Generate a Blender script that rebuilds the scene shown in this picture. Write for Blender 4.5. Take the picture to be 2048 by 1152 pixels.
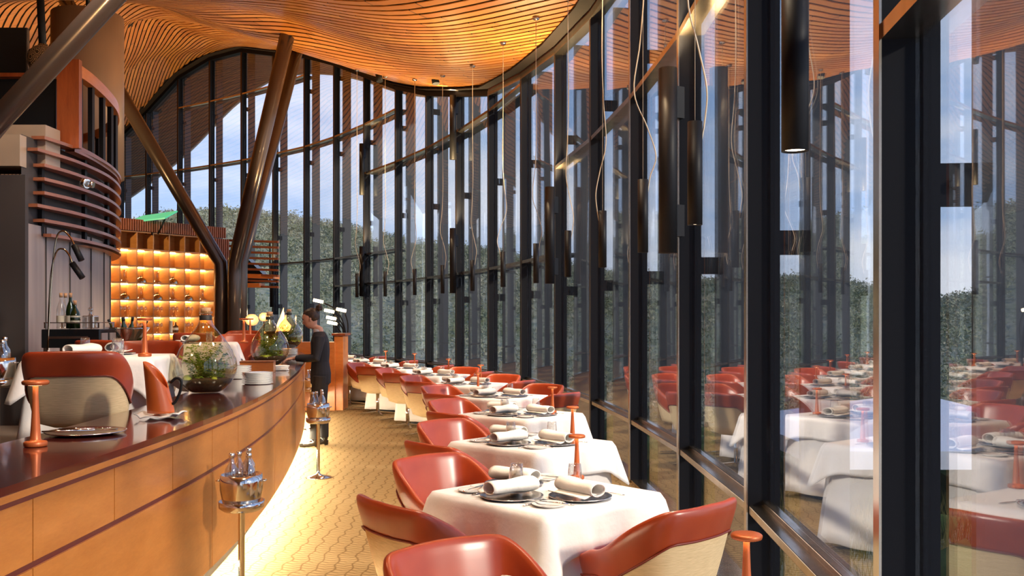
import bpy, math, random
import numpy as np
from mathutils import Vector, Matrix
random.seed(7); rng = np.random.default_rng(7)
PI = math.pi
for o in list(bpy.data.objects): bpy.data.objects.remove(o)
SC = bpy.context.scene
COL = SC.collection
# ------------------------------------------------------------------ camera
CAMZ, HOR, F = 1.62, 638.0, 1850.0
cam = bpy.data.cameras.new('camera'); cam.sensor_width = 36; cam.lens = F/2048*36
cam.shift_y = (HOR-576)/2048; cam.clip_end = 3000; cam.clip_start = .05
camo = bpy.data.objects.new('camera', cam); COL.objects.link(camo)
camo.location = (0, 0, CAMZ); camo.rotation_euler = (PI/2, 0, 0)
SC.camera = camo
SC.view_settings.view_transform = 'Standard'
try: SC.view_settings.look = 'None'
except Exception: pass
SC.view_settings.gamma = 1; SC.view_settings.exposure = 0.15
SC.view_settings.use_curve_mapping = False
SC.cycles.max_bounces = 9; SC.cycles.diffuse_bounces = 3; SC.cycles.glossy_bounces = 4
SC.cycles.transmission_bounces = 6; SC.cycles.transparent_max_bounces = 24
SC.cycles.caustics_reflective = False; SC.cycles.caustics_refractive = False
SC.cycles.sample_clamp_indirect = 4; SC.cycles.use_denoising = True

def W(px, py, Y):
    return Vector(((px-1024)*Y/F, Y, CAMZ-(py-HOR)*Y/F))

# ------------------------------------------------------------------ node helpers
class NT:
    def __init__(s, tree): s.t = tree; s.n = tree.nodes; s.l = tree.links
    def node(s, typ, **kw):
        n = s.n.new(typ)
        for k, v in kw.items():
            if k.startswith('i_'):
                key = k[2:]; key = int(key) if key.isdigit() else key.replace('_', ' ')
                s.put(n.inputs[key], v)
            else: setattr(n, k, v)
        return n
    def put(s, sock, v):
        if isinstance(v, bpy.types.NodeSocket): s.l.new(v, sock)
        elif isinstance(v, bpy.types.Node): s.l.new(v.outputs[0], sock)
        else: sock.default_value = v
    def math(s, op, a, b=0.0, c=None, clamp=False):
        n = s.n.new('ShaderNodeMath'); n.operation = op; n.use_clamp = clamp
        s.put(n.inputs[0], a); s.put(n.inputs[1], b)
        if c is not None: s.put(n.inputs[2], c)
        return n.outputs[0]
    def mix(s, f, a, b, blend='MIX'):
        n = s.n.new('ShaderNodeMix'); n.data_type = 'RGBA'; n.blend_type = blend
        s.put(n.inputs[0], f)
        for i, v in ((6, a), (7, b)):
            if isinstance(v, tuple): v = (*v[:3], 1)
            s.put(n.inputs[i], v)
        return n.outputs[2]
    def ramp(s, f, stops):
        n = s.n.new('ShaderNodeValToRGB'); s.put(n.inputs[0], f)
        e = n.color_ramp.elements
        while len(e) < len(stops): e.new(.5)
        for el, (p, c) in zip(e, stops):
            el.position = p; el.color = (*c, 1) if len(c) == 3 else c
        return n.outputs[0]

# ------------------------------------------------------------------ sky and sun
wd = bpy.data.worlds.new('sky'); SC.world = wd; wd.use_nodes = True
w = NT(wd.node_tree); w.n.clear()
tc = w.node('ShaderNodeTexCoord'); sep = w.node('ShaderNodeSeparateXYZ', i_0=tc.outputs['Generated'])
z = sep.outputs[2]
grad = w.ramp(z, [(0.0, (.52, .60, .74)), (.10, (.36, .48, .70)), (.25, (.24, .38, .64)), (.6, (.15, .27, .54))])
mp = w.node('ShaderNodeMapping', i_0=tc.outputs['Generated']); mp.inputs['Scale'].default_value = (1.2, 1.2, 4.5)
cn = w.node('ShaderNodeTexNoise', i_0=mp.outputs[0]); cn.inputs['Scale'].default_value = 2.6; cn.inputs['Detail'].default_value = 6
cn.inputs['Roughness'].default_value = .55
cf = w.ramp(cn.outputs[0], [(.40, (0, 0, 0)), (.62, (1, 1, 1))])
low = w.ramp(z, [(0.0, (1, 1, 1)), (.12, (1, 1, 1)), (.38, (.25, .25, .25))])
cfm = w.mix(1.0, cf, low, 'MULTIPLY')
skyc = w.mix(w.math('MULTIPLY', cfm, .75), grad, (.80, .80, .84))
bg = w.node('ShaderNodeBackground', i_0=skyc); bg.inputs[1].default_value = 1.7
w.l.new(bg.outputs[0], w.node('ShaderNodeOutputWorld').inputs[0])

sun = bpy.data.lights.new('sun', 'SUN'); sun.energy = 3.2; sun.angle = math.radians(4); sun.color = (1, .86, .68)
suno = bpy.data.objects.new('sun', sun); COL.objects.link(suno)
sd = Vector((-.80, .52, -.42))            # direction the light travels
suno.rotation_euler = sd.to_track_quat('-Z', 'Y').to_euler()

def lamp(kind, loc, energy, color, target=None, size=.1, spot=60, blend=.6, sizey=None, spread=None):
    L = bpy.data.lights.new(kind.lower()+'_light', kind); L.energy = energy; L.color = color
    if kind == 'AREA':
        L.size = size
        if sizey: L.shape = 'RECTANGLE'; L.size_y = sizey
        if spread: L.spread = math.radians(spread)
    else: L.shadow_soft_size = size
    if kind == 'SPOT': L.spot_size = math.radians(spot); L.spot_blend = blend
    o = bpy.data.objects.new(L.name, L); COL.objects.link(o); o.location = loc
    if target is not None:
        o.rotation_euler = (Vector(target)-Vector(loc)).to_track_quat('-Z', 'Y').to_euler()
    return o
# the clad core is brightened by an added spot further down
WARM = (1, .70, .38); WARM2 = (1, .80, .56)
# added fill spots without fixtures, over the window tables and the raised level
FILL_DOWN = [(-.1, 3.4, 5.0, 150), (0, 6.4, 5.0, 150), (-.2, 9.4, 5.0, 150), (-.7, 12.4, 5.0, 130), (-1.6, 15.4, 5.2, 130), (-2.8, 18.4, 5.4, 120),
        (-3.2, 5.0, 5.2, 110), (-3.4, 8.5, 5.2, 110), (-4.6, 12.5, 5.5, 110)]
for x, y, zz, e in FILL_DOWN:
    lamp('SPOT', (x, y, zz), e*1.9, WARM2, target=(x, y+.01, 0), size=.22, spot=95, blend=.9)

# ------------------------------------------------------------------ materials
MATS = {}
def principled(name, col=(.5,.5,.5), rough=.5, metal=0, coat=0, coat_r=.1, sheen=0, spec=None, bump=None, colfn=None, emis=None, estr=0):
    if name in MATS: return MATS[name]
    m = bpy.data.materials.new(name); m.use_nodes = True; t = NT(m.node_tree)
    b = t.n['Principled BSDF']
    b.inputs['Base Color'].default_value = (*col, 1); b.inputs['Roughness'].default_value = rough
    b.inputs['Metallic'].default_value = metal
    b.inputs['Coat Weight'].default_value = coat; b.inputs['Coat Roughness'].default_value = coat_r
    if sheen: b.inputs['Sheen Weight'].default_value = sheen
    if spec is not None: b.inputs['Specular IOR Level'].default_value = spec
    if colfn: t.put(b.inputs['Base Color'], colfn(t))
    if bump:
        bn = t.node('ShaderNodeBump'); bn.inputs['Strength'].default_value = bump[1]; bn.inputs['Distance'].default_value = bump[2]
        t.put(bn.inputs['Height'], bump[0](t)); t.l.new(bn.outputs[0], b.inputs['Normal'])
    if emis:
        b.inputs['Emission Color'].default_value = (*emis, 1); b.inputs['Emission Strength'].default_value = estr
    MATS[name] = m; return m
def tcoord(t, kind='Object', scale=(1,1,1)):
    c = t.node('ShaderNodeTexCoord'); mpn = t.node('ShaderNodeMapping', i_0=c.outputs[kind]); mpn.inputs['Scale'].default_value = scale
    return mpn.outputs[0]
def noise(t, sc, det=4, vec=None, rough=.5):
    n = t.node('ShaderNodeTexNoise'); n.inputs['Scale'].default_value = sc; n.inputs['Detail'].default_value = det; n.inputs['Roughness'].default_value = rough
    if vec is not None: t.put(n.inputs['Vector'], vec)
    return n.outputs[0]
def vary(c1, c2, sc, det=4, scale=(1,1,1), kind='Object', lo=.3, hi=.7):
    return lambda t: t.ramp(noise(t, sc, det, tcoord(t, kind, scale)), [(lo, c1), (hi, c2)])

M = {}
M['leather'] = principled('red_leather', rough=.36, coat=.25, coat_r=.25, colfn=vary((.26,.028,.010), (.34,.042,.014), 5), bump=(lambda t: noise(t, 260, 2, tcoord(t)), .04, .001))
M['leather_orange'] = principled('tan_leather', rough=.34, coat=.35, coat_r=.25, colfn=vary((.34,.042,.011), (.44,.066,.017), 5), bump=(lambda t: noise(t, 260, 2, tcoord(t)), .04, .001))
M['jug_leather'] = principled('orange_jug_leather', (.62,.125,.022), .38, coat=.2)
M['piping'] = principled('leather_piping', (.22,.03,.015), .45)
def weave(t):
    v = tcoord(t, 'Object')
    a = t.node('ShaderNodeTexWave', i_0=t.node('ShaderNodeMapping', i_0=v, i_3=(1,1,1)).outputs[0]); a.bands_direction = 'Z'
    a.inputs['Scale'].default_value = 48; a.inputs['Distortion'].default_value = 1.5; a.inputs['Detail'].default_value = 2
    n = noise(t, 60, 3, tcoord(t, 'Object', (.3, .3, 4)))
    return t.ramp(t.math('MULTIPLY_ADD', a.outputs[1], .35, t.math('MULTIPLY', n, .65)), [(.2, (.60,.42,.21)), (.75, (.90,.68,.40))])
M['fabric'] = principled('woven_straw_fabric', rough=.85, colfn=weave)
M['steel'] = principled('polished_steel', (.75,.73,.70), .12, 1)
M['silver'] = principled('silver', (.80,.78,.75), .20, 1)
M['darksteel'] = principled('dark_bronze_frame', rough=.38, metal=.75, colfn=vary((.028,.027,.028), (.055,.052,.052), 3, scale=(1,1,.3)))
M['mullside'] = principled('black_frame', (.006,.007,.011), .5, 0, spec=.15)
M['rail'] = principled('brushed_bronze_rail', rough=.22, metal=1, colfn=vary((.58,.49,.38), (.74,.64,.52), 4, scale=(3,3,1)))
M['darkrail'] = principled('shaded_bronze_edge', (.10,.075,.055), .3, 1)  # darker copy of the bronze rail, for faces that catch less light
M['black'] = principled('satin_black_metal', (.008,.008,.010), .5, 0, spec=.22)
M['blackp'] = principled('black_lacquer', (.010,.012,.014), .25)
M['cloth'] = principled('white_linen', (.86,.82,.80), .82, sheen=.2, bump=(lambda t: noise(t, 7, 5, tcoord(t)), .30, .03))
M['napkin'] = principled('napkin_linen', (.88,.84,.78), .85, bump=(lambda t: noise(t, 22, 3, tcoord(t)), .35, .012))
M['china'] = principled('white_china', (.85,.82,.78), .14, coat=.4)
M['copper'] = principled('terracotta_lamp_metal', (.52,.125,.036), .38, .35)
M['lampglow'] = principled('lamp_glow', (1,.7,.4), .5, emis=(1,.72,.40), estr=14)
M['spotglow'] = principled('pendant_glow', (1,.8,.5), .5, emis=(1,.80,.55), estr=9)
M['ledwarm'] = principled('warm_led_strip', (1,.7,.3), .5, emis=(1,.68,.27), estr=60)
M['ledcounter'] = principled('counter_led', (1,.85,.6), .5, emis=(1,.82,.54), estr=300)
M['cord'] = principled('cord_white', (.75,.62,.45), .35)
M['soil'] = principled('terrarium_soil', rough=.95, colfn=vary((.015,.012,.008), (.05,.035,.02), 40))
M['fern'] = principled('fern_green', rough=.6, colfn=vary((.07,.17,.015), (.38,.48,.06), 10, kind='Object'))
M['cork'] = principled('cork', rough=.85, colfn=vary((.42,.22,.11), (.60,.36,.2), 40))
M['rubber'] = principled('black_rubber', (.01,.01,.01), .6)
M['drum'] = principled('bronze_drum', rough=.45, metal=.2, colfn=vary((.36,.24,.15), (.46,.31,.20), 1.4, scale=(1,1,.4)))
M['clad'] = principled('zinc_cladding', rough=.42, metal=.45, colfn=vary((.30,.245,.23), (.46,.37,.33), 1.5, scale=(4,4,.4)))
M['darkwall'] = principled('dark_wall', (.045,.038,.038), .6)
M['upperclad'] = principled('pale_bronze_cladding', rough=.4, metal=.35, colfn=vary((.40,.30,.22), (.50,.38,.28), 1.2))
M['skin'] = principled('skin', (.62,.33,.23), .5)
M['hair'] = principled('hair_dark', rough=.5, colfn=vary((.012,.007,.005), (.05,.025,.015), 60, scale=(1,1,.3)))
M['suit'] = principled('navy_suit', (.008,.010,.018), .8)
M['trouser'] = principled('black_trouser', (.010,.010,.012), .8)
M['shirt'] = principled('white_shirt', (.7,.7,.72), .7)
M['boot'] = principled('black_boot', (.012,.010,.009), .25)
M['tent'] = principled('white_canvas', (.75,.80,.90), .8)
M['vase'] = principled('patterned_vase', rough=.3, colfn=lambda t: t.ramp(t.math('SINE', t.math('MULTIPLY', t.node('ShaderNodeTexVoronoi', i_0=tcoord(t), i_2=11.0).outputs[0], 40.0)), [(.3, (.03,.02,.015)), (.7, (.45,.30,.16))]))
M['bottle_green'] = principled('green_bottle', (.012,.025,.006), .08, coat=.5)
M['bottle_amber'] = principled('amber_bottle', (.10,.035,.01), .08, coat=.5)
M['label'] = principled('paper_label', (.72,.66,.52), .7)
M['redlabel'] = principled('red_card', (.35,.01,.02), .5)
M['brass'] = principled('antique_silver', (.50,.40,.28), .15, 1)
M['flame'] = principled('flame', (1,.5,.2), .5, emis=(1,.42,.12), estr=7)
M['shell'] = principled('woven_lamp_shade', rough=.6, colfn=vary((.85,.45,.18), (1,.65,.35), 30, scale=(1,1,6)), emis=(1,.45,.14), estr=1.1)
M['armlight'] = principled('arc_lamp_glow', (1,.8,.5), .5, emis=(1,.78,.42), estr=12)
M['skylight'] = principled('green_lit_panel', (.05,.4,.25), .3, emis=(.05,.55,.28), estr=.8)
M['water'] = principled('amber_drink', (.5,.2,.03), .1)

def glass_mat(name, tint, f0, bump=False, rough=0.0, boost=1.0):
    m = bpy.data.materials.new(name); m.use_nodes = True; t = NT(m.node_tree); t.n.clear()
    tr = t.node('ShaderNodeBsdfTransparent'); tr.inputs[0].default_value = (*tint, 1)
    gl = t.node('ShaderNodeBsdfGlossy'); gl.inputs['Roughness'].default_value = rough
    gl.inputs[0].default_value = (1, 1, 1, 1)
    lw = t.node('ShaderNodeLayerWeight'); lw.inputs[0].default_value = .5
    p = t.math('POWER', lw.outputs['Facing'], 2.6)
    f = t.math('MULTIPLY_ADD', p, boost, f0, clamp=True)
    if bump:
        b = t.node('ShaderNodeBump'); b.inputs['Strength'].default_value = .06; b.inputs['Distance'].default_value = .02
        t.put(b.inputs['Height'], noise(t, 1.2, 1, tcoord(t, 'Object', (1, 1, .25))))
        t.l.new(b.outputs[0], gl.inputs['Normal'])
    mx = t.node('ShaderNodeMixShader', i_0=f, i_1=tr.outputs[0], i_2=gl.outputs[0])
    t.l.new(mx.outputs[0], t.node('ShaderNodeOutputMaterial').inputs[0])
    return m
M['window'] = glass_mat('window_glass', (.95,.965,.98), .035, True, boost=.72)
M['tumbler'] = glass_mat('clear_glass', (.95,.95,.94), .085, boost=.85)
M['demijohn'] = glass_mat('olive_glass', (.90,.84,.66), .07, boost=.8)
M['rackglass'] = glass_mat('rack_glass', (.84,.82,.78), .28, boost=.9)

# timber materials
def wood(name, c1, c2, rough=.35, coat=.3, scale=(1,1,1), sc=3, kind='Object', coat_r=.15):
    def f(t):
        v = tcoord(t, kind, scale)
        a = noise(t, sc, 6, v, .6)
        fine = noise(t, sc*9, 4, v, .6)
        return t.ramp(t.math('MULTIPLY_ADD', a, .7, t.math('MULTIPLY', fine, .3)), [(.32, c1), (.68, c2)])
    return principled(name, rough=rough, coat=coat, colfn=f, coat_r=coat_r)
M['veneer'] = wood('figured_veneer', (.40,.135,.025), (.56,.215,.050), .3, .35, (1.2,1.2,5), 2.2, coat_r=.22)
M['maroon'] = principled('maroon_strip', (.12,.018,.020), .35)
M['top'] = wood('jarrah_top', (.045,.008,.008), (.10,.018,.014), .16, .6, (3,.5,1), 3, coat_r=.06)
M['batten'] = wood('timber_batten', (.22,.065,.022), (.36,.12,.045), .45, .1, (4,4,.6), 4)
M['rackwood'] = wood('rack_timber', (.46,.21,.065), (.62,.32,.11), .45, .1, (1,1,4), 3)
M['louvre'] = wood('louvre_timber', (.20,.062,.030), (.33,.12,.06), .35, .25, (1,1,6), 3)
M['post'] = wood('post_timber', (.20,.042,.013), (.36,.09,.025), .3, .3, (6,6,.6), 3)
M['orangewood'] = wood('orange_timber', (.60,.17,.03), (.78,.27,.06), .35, .3, (1,1,4), 3)
M['steeltube'] = principled('bronze_tube', (.080,.060,.052), .28, .5, coat=.3)

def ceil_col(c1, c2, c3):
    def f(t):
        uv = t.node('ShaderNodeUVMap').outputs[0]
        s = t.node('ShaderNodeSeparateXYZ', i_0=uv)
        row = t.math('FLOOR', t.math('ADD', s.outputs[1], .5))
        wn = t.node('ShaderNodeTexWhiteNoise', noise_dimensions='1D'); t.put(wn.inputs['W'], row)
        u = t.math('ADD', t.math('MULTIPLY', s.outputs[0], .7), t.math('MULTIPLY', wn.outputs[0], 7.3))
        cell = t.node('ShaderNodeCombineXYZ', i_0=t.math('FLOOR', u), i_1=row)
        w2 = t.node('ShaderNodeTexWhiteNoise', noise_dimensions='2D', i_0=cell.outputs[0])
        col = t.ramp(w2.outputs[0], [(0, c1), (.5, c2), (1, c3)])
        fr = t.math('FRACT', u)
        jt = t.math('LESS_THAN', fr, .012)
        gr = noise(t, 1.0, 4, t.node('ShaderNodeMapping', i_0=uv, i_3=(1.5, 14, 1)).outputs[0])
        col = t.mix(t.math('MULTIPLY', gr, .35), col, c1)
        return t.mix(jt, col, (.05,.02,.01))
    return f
M['ceil'] = principled('ceiling_boards', rough=.33, coat=.15, coat_r=.3, colfn=ceil_col((.46,.155,.030), (.58,.22,.045), (.66,.28,.062)))
M['gap'] = principled('ceiling_gap', (.012,.006,.004), .9)
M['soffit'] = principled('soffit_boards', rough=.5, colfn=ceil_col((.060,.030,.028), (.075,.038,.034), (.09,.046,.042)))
M['fascia'] = principled('grey_fascia', (.50,.52,.55), .5)
M['fin'] = principled('fin_blue_grey', rough=.5, metal=.0, colfn=vary((.018,.022,.032), (.028,.033,.045), 1, scale=(1,1,.2)))

def carpet(t):
    v = tcoord(t, 'Object')
    n1 = t.node('ShaderNodeTexNoise', i_0=v); n1.inputs['Scale'].default_value = 3.0; n1.inputs['Detail'].default_value = 2
    s = t.node('ShaderNodeSeparateXYZ', i_0=v)
    x = t.math('MULTIPLY_ADD', n1.outputs[0], .10, s.outputs[0])
    x = t.math('MULTIPLY_ADD', t.math('SINE', t.math('MULTIPLY', s.outputs[1], 26.0)), .012, x)
    cr = t.math('PINGPONG', t.math('MULTIPLY', x, 9.0), .5)              # meander lines every 11 cm
    line = t.ramp(cr, [(.0, (1,1,1)), (.10, (0,0,0))])
    y = t.math('ADD', s.outputs[1], t.math('MULTIPLY', cr, .055))
    ck = t.math('FRACT', t.math('ADD', t.math('MULTIPLY', t.math('FLOOR', t.math('MULTIPLY', x, 9.0)), .37), 0))
    y = t.math('ADD', y, t.math('MULTIPLY', ck, .03))
    n2 = noise(t, 9, 2, v)
    y = t.math('MULTIPLY_ADD', n2, .02, y)
    rib = t.ramp(t.math('PINGPONG', t.math('MULTIPLY', y, 19.0), .5), [(.08, (1,1,1)), (.22, (0,0,0))])
    f = t.math('MAXIMUM', t.math('MULTIPLY', line, .95), t.math('MULTIPLY', rib, .75))
    pile = noise(t, 260, 2, v)
    base = t.mix(pile, (.27,.185,.085), (.37,.265,.135))
    return t.mix(f, base, (.13,.078,.030))
M['carpet'] = principled('wave_carpet', rough=.95, spec=.1, colfn=carpet)
M['platform'] = principled('dark_carpet', (.12,.09,.07), .9)
def bush(t):  # greyed greens, with distance haze mixed into the colour
    v = tcoord(t, 'Object')
    a = noise(t, .05, 6, v, .7); b = noise(t, 1.1, 4, v, .75)
    return t.ramp(t.math('MULTIPLY_ADD', a, .5, t.math('MULTIPLY', b, .5)), [(.30, (.09,.12,.06)), (.43, (.21,.24,.14)), (.53, (.34,.34,.25)), (.68, (.50,.47,.39))])
M['bush'] = principled('bushland', rough=.95, spec=.1, colfn=bush)
M['ground'] = principled('scrub_ground', rough=.95, spec=.1, colfn=bush)
M['grass'] = principled('dry_grass', rough=.9, spec=.1, colfn=vary((.06,.075,.022), (.26,.22,.09), 6))
M['shrub'] = principled('shrub_leaves', rough=.8, spec=.2, colfn=vary((.02,.045,.012), (.09,.14,.04), 3))

# ------------------------------------------------------------------ mesh builder
class MB:
    def __init__(s): s.v = []; s.f = []; s.uv = None; s.sm = []
    def add(s, vs, fs, smooth=False):
        o = len(s.v); s.v += [tuple(p) for p in vs]; s.f += [tuple(i+o for i in f) for f in fs]; s.sm += [smooth]*len(fs); return s
    def box(s, c, d, rz=0, m=None):
        x, y, z_ = d[0]/2, d[1]/2, d[2]/2
        ps = [Vector((a*x, b*y, c_*z_)) for a in (-1, 1) for b in (-1, 1) for c_ in (-1, 1)]
        R = m if m is not None else Matrix.Rotation(rz, 3, 'Z')
        ps = [R @ p + Vector(c) for p in ps]
        return s.add(ps, [(0,1,3,2), (4,6,7,5), (0,4,5,1), (2,3,7,6), (0,2,6,4), (1,5,7,3)])
    def bar(s, a, b, wy, wz, up=(0,0,1)):
        """box from a to b, width wy sideways, wz along up"""
        a = Vector(a); b = Vector(b); d = (b-a); L = d.length; d.normalize()
        upv = Vector(up); side = d.cross(upv).normalized(); u2 = side.cross(d).normalized()
        ps = []
        for t_ in (a, b):
            for i in (-1, 1):
                for j in (-1, 1): ps.append(t_+side*(i*wy/2)+u2*(j*wz/2))
        return s.add(ps, [(0,1,3,2), (4,6,7,5), (0,4,5,1), (2,3,7,6), (0,2,6,4), (1,5,7,3)])
    def tube(s, pts, r, n=10, cap=True, smooth=True, flat=1.0):
        pts = [Vector(p) for p in pts]; k = len(pts); rs = r if isinstance(r, (list, tuple)) else [r]*k
        vs = []; ref = None
        for i, p in enumerate(pts):
            d = (pts[min(i+1, k-1)]-pts[max(i-1, 0)]).normalized()
            if ref is None:
                ref = Vector((0,0,1)) if abs(d.z) < .9 else Vector((1,0,0))
                ref = (ref-d*ref.dot(d)).normalized()
            else: ref = (ref-d*ref.dot(d)).normalized()
            b = d.cross(ref)
            for j in range(n):
                a = 2*PI*j/n; vs.append(p+ref*(math.cos(a)*rs[i]*flat)+b*(math.sin(a)*rs[i]))
        fs = [(i*n+j, i*n+(j+1) % n, (i+1)*n+(j+1) % n, (i+1)*n+j) for i in range(k-1) for j in range(n)]
        s.add(vs, fs, smooth)
        if cap:
            o = len(s.v)-len(vs)
            s.f.append(tuple(o+j for j in range(n))[::-1]); s.f.append(tuple(o+(k-1)*n+j for j in range(n))); s.sm += [False, False]
        return s
    def lathe(s, prof, n=24, c=(0,0,0), smooth=True, ribs=0, ribr=0):
        vs = []; c = Vector(c)
        for r, z_ in prof:
            for j in range(n):
                rr = r*(1-(ribr if (ribs and j % 2) else 0)); a = 2*PI*j/n
                vs.append(c+Vector((rr*math.cos(a), rr*math.sin(a), z_)))
        k = len(prof)
        fs = [(i*n+j, i*n+(j+1) % n, (i+1)*n+(j+1) % n, (i+1)*n+j) for i in range(k-1) for j in range(n)]
        return s.add(vs, fs, smooth)
    def grid(s, rows, smooth=True, close=False):
        n = len(rows[0]); vs = [p for r in rows for p in r]
        fs = [(i*n+j, i*n+(j+1) % n, (i+1)*n+(j+1) % n, (i+1)*n+j) for i in range(len(rows)-1) for j in range(n if close else n-1)]
        return s.add(vs, fs, smooth)
    def build(s, name, mat, parent=None, world=False, bevel=0, subsurf=0, solid=0):
        me = bpy.data.meshes.new(name)
        off = Vector(parent.location) if (parent and world) else Vector((0,0,0))
        me.from_pydata([tuple(Vector(p)-off) for p in s.v], [], s.f); me.update()
        me.polygons.foreach_set('use_smooth', s.sm)
        if s.uv is not None:
            l = me.uv_layers.new(name='UVMap'); li = np.zeros(len(me.loops), dtype=np.int32); me.loops.foreach_get('vertex_index', li)
            l.data.foreach_set('uv', np.array(s.uv, dtype=np.float32)[li].ravel())
        me.materials.append(M[mat] if isinstance(mat, str) else mat)
        o = bpy.data.objects.new(name, me); COL.objects.link(o)
        if parent: o.parent = parent
        if solid:
            md = o.modifiers.new('s', 'SOLIDIFY'); md.thickness = solid; md.offset = 0
        if bevel:
            md = o.modifiers.new('b', 'BEVEL'); md.width = bevel; md.segments = 2; md.limit_method = 'ANGLE'
        if subsurf:
            md = o.modifiers.new('ss', 'SUBSURF'); md.levels = subsurf; md.render_levels = subsurf
        return o
def tag(o, label=None, cat=None, group=None, kind=None):
    if label: o['label'] = label
    if cat: o['category'] = cat
    if group: o['group'] = group
    if kind: o['kind'] = kind
    return o
def struct(o): o['kind'] = 'structure'; return o
def empty(name, loc=(0,0,0), rz=0, label=None, cat=None, group=None, kind=None):
    o = bpy.data.objects.new(name, None); COL.objects.link(o); o.location = loc; o.rotation_euler = (0,0,rz); o.empty_display_size = .1
    return tag(o, label, cat, group, kind)
KIDS = {}
def copy_tree(o, loc=None, rz=None, label=None, group=None, parent=None, scale=None):
    c = o.copy(); COL.objects.link(c)
    if parent: c.parent = parent
    if loc is not None: c.location = loc
    if rz is not None: c.rotation_euler = (0, 0, rz)
    if scale is not None: c.scale = (scale,)*3
    if label: c['label'] = label
    if group: c['group'] = group
    if o.name not in KIDS: KIDS[o.name] = [k.name for k in o.children]
    for ch in KIDS[o.name]: copy_tree(bpy.data.objects[ch], parent=c)
    return c
class Proto:
    """first use moves the source itself, later uses copy it"""
    def __init__(s, root):
        s.r = root; s.used = False
        def rec(o):
            KIDS[o.name] = [k.name for k in o.children]
            for k in o.children: rec(k)
        rec(root)
    def put(s, loc, rz=0, label=None, group=None, scale=None):
        if not s.used:
            s.used = True; o = s.r; o.location = loc; o.rotation_euler = (0,0,rz)
            if label: o['label'] = label
            if group: o['group'] = group
            if scale: o.scale = (scale,)*3
            return o
        return copy_tree(s.r, loc, rz, label, group, scale=scale if scale else 1.0)
def catmull(pts, n=8):
    P = [np.array(p, float) for p in pts]; P = [2*P[0]-P[1]]+P+[2*P[-1]-P[-2]]; out = []
    for i in range(1, len(P)-2):
        for k in range(n):
            t_ = k/n; a, b, c, d = P[i-1:i+3]
            out.append(.5*((2*b)+(-a+c)*t_+(2*a-5*b+4*c-d)*t_**2+(-a+3*b-3*c+d)*t_**3))
    out.append(P[-2]); return [tuple(p) for p in out]
def face(fx, fy): return math.atan2(-fx, fy)

# ================================================================== SHELL
# mullion line of the curved window wall: (x, y, head height)
MU = [(.45,-1.30,5.2), (.88,.74,5.2), (1.131,2.853,5.2), (1.263,4.98,5.2), (1.281,7.12,5.18), (1.17,9.19,5.22), (.957,11.3,5.34), (.624,13.44,5.52), (.151,15.52,5.70),
      (-.45,17.55,5.92), (-1.18,19.5,6.37), (-1.99,21.4,6.85), (-2.93,23.25,7.45), (-4.02,25.1,8.24), (-5.17,26.83,9.03), (-6.37,28.35,9.68), (-7.65,29.6,10.1), (-9.0,30.75,10.56),
      (-10.4,31.8,10.57), (-11.85,32.8,10.18), (-13.35,33.75,9.17), (-14.6,34.4,8.37), (-16.3,35.2,7.5), (-18.2,36,6.6)]
NM = len(MU)
def seg_dir(i):
    a, b = MU[max(i-1, 0)], MU[min(i+1, NM-1)]; d = Vector((b[0]-a[0], b[1]-a[1], 0)).normalized(); return d
def outn(d): return Vector((d.y, -d.x, 0))

# floor
b = MB(); b.add([(-20,-5,0), (3.4,-5,0), (3.4,40,0), (-20,40,0)], [(0,1,2,3)])
def inside_floor():
    pts = [(-19,-5)]+[(.0,-5)]+[(m[0]+outn(seg_dir(i)).x*.16, m[1]+outn(seg_dir(i)).y*.16) for i, m in enumerate(MU)]+[(-19,36)]
    bb = MB(); n = len(pts)
    bb.add([(x, y, 0) for x, y in pts]+[(x, y, -.3) for x, y in pts], [tuple(range(n)), tuple(range(2*n-1, n-1, -1))]+[(i, (i+1) % n, n+(i+1) % n, n+i)[::-1] for i in range(n)])
    return bb
struct(inside_floor().build('floor', 'carpet'))

def ss0(a, b, x): t_ = min(1, max(0, (x-a)/(b-a))); return t_*t_*(3-2*t_)
# ---- ceiling surface (thin plate spline through measured heights)
cp = [(m[0], m[1], m[2]+.12) for m in MU[:22]]
def ray(px, v, Y): return ((px-1024)*Y/F, Y, CAMZ+v*Y/F)
cp += [(-1,15,5.75), (-1,12,5.42), (-1,9,5.45), (-1,5,5.5), (-1,1,5.5), (-1,17.6,6.12), (-1,-3,5.5), (-4,-3,5.8), (-8,-3,6.2), (-12,0,6.5), (-12,-3,6.5)]
cp += [ray(563,545,18), ray(563,547,21), ray(563,548,24), ray(563,640,12.5), ray(563,600,15.5)]
cp += [ray(740,500,17), ray(740,492,21), ray(740,560,14), ray(740,640,11)]
cp += [ray(400,600,17), ray(400,591,20.5), ray(400,589,24), ray(400,575,27), ray(400,540,30), ray(400,640,13.5)]
cp += [ray(262,640,17), ray(262,632,20), ray(262,620,24), ray(262,590,27), ray(262,500,30.5), ray(262,640,13.5)]
cp += [ray(180,640,18), ray(180,560,23), ray(180,480,27), ray(180,400,31), ray(50,560,19), ray(50,430,24), ray(50,330,29), ray(50,640,14), (-18,20,5), (-18,10,5.4), (-18,30,5.2)]
A = np.array(cp)
def tps_fit(A, lam=.02):
    n = len(A); X = A[:, :2]/10.0
    r2 = ((X[:, None]-X[None])**2).sum(-1); K = np.where(r2 > 0, .5*r2*np.log(np.maximum(r2, 1e-12)), 0)+lam*.05*np.eye(n)
    Pm = np.c_[np.ones(n), X]; L = np.zeros((n+3, n+3)); L[:n, :n] = K; L[:n, n:] = Pm; L[n:, :n] = Pm.T
    return X, np.linalg.solve(L, np.r_[A[:, 2], 0, 0, 0])
TX, TW = tps_fit(A)
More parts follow.
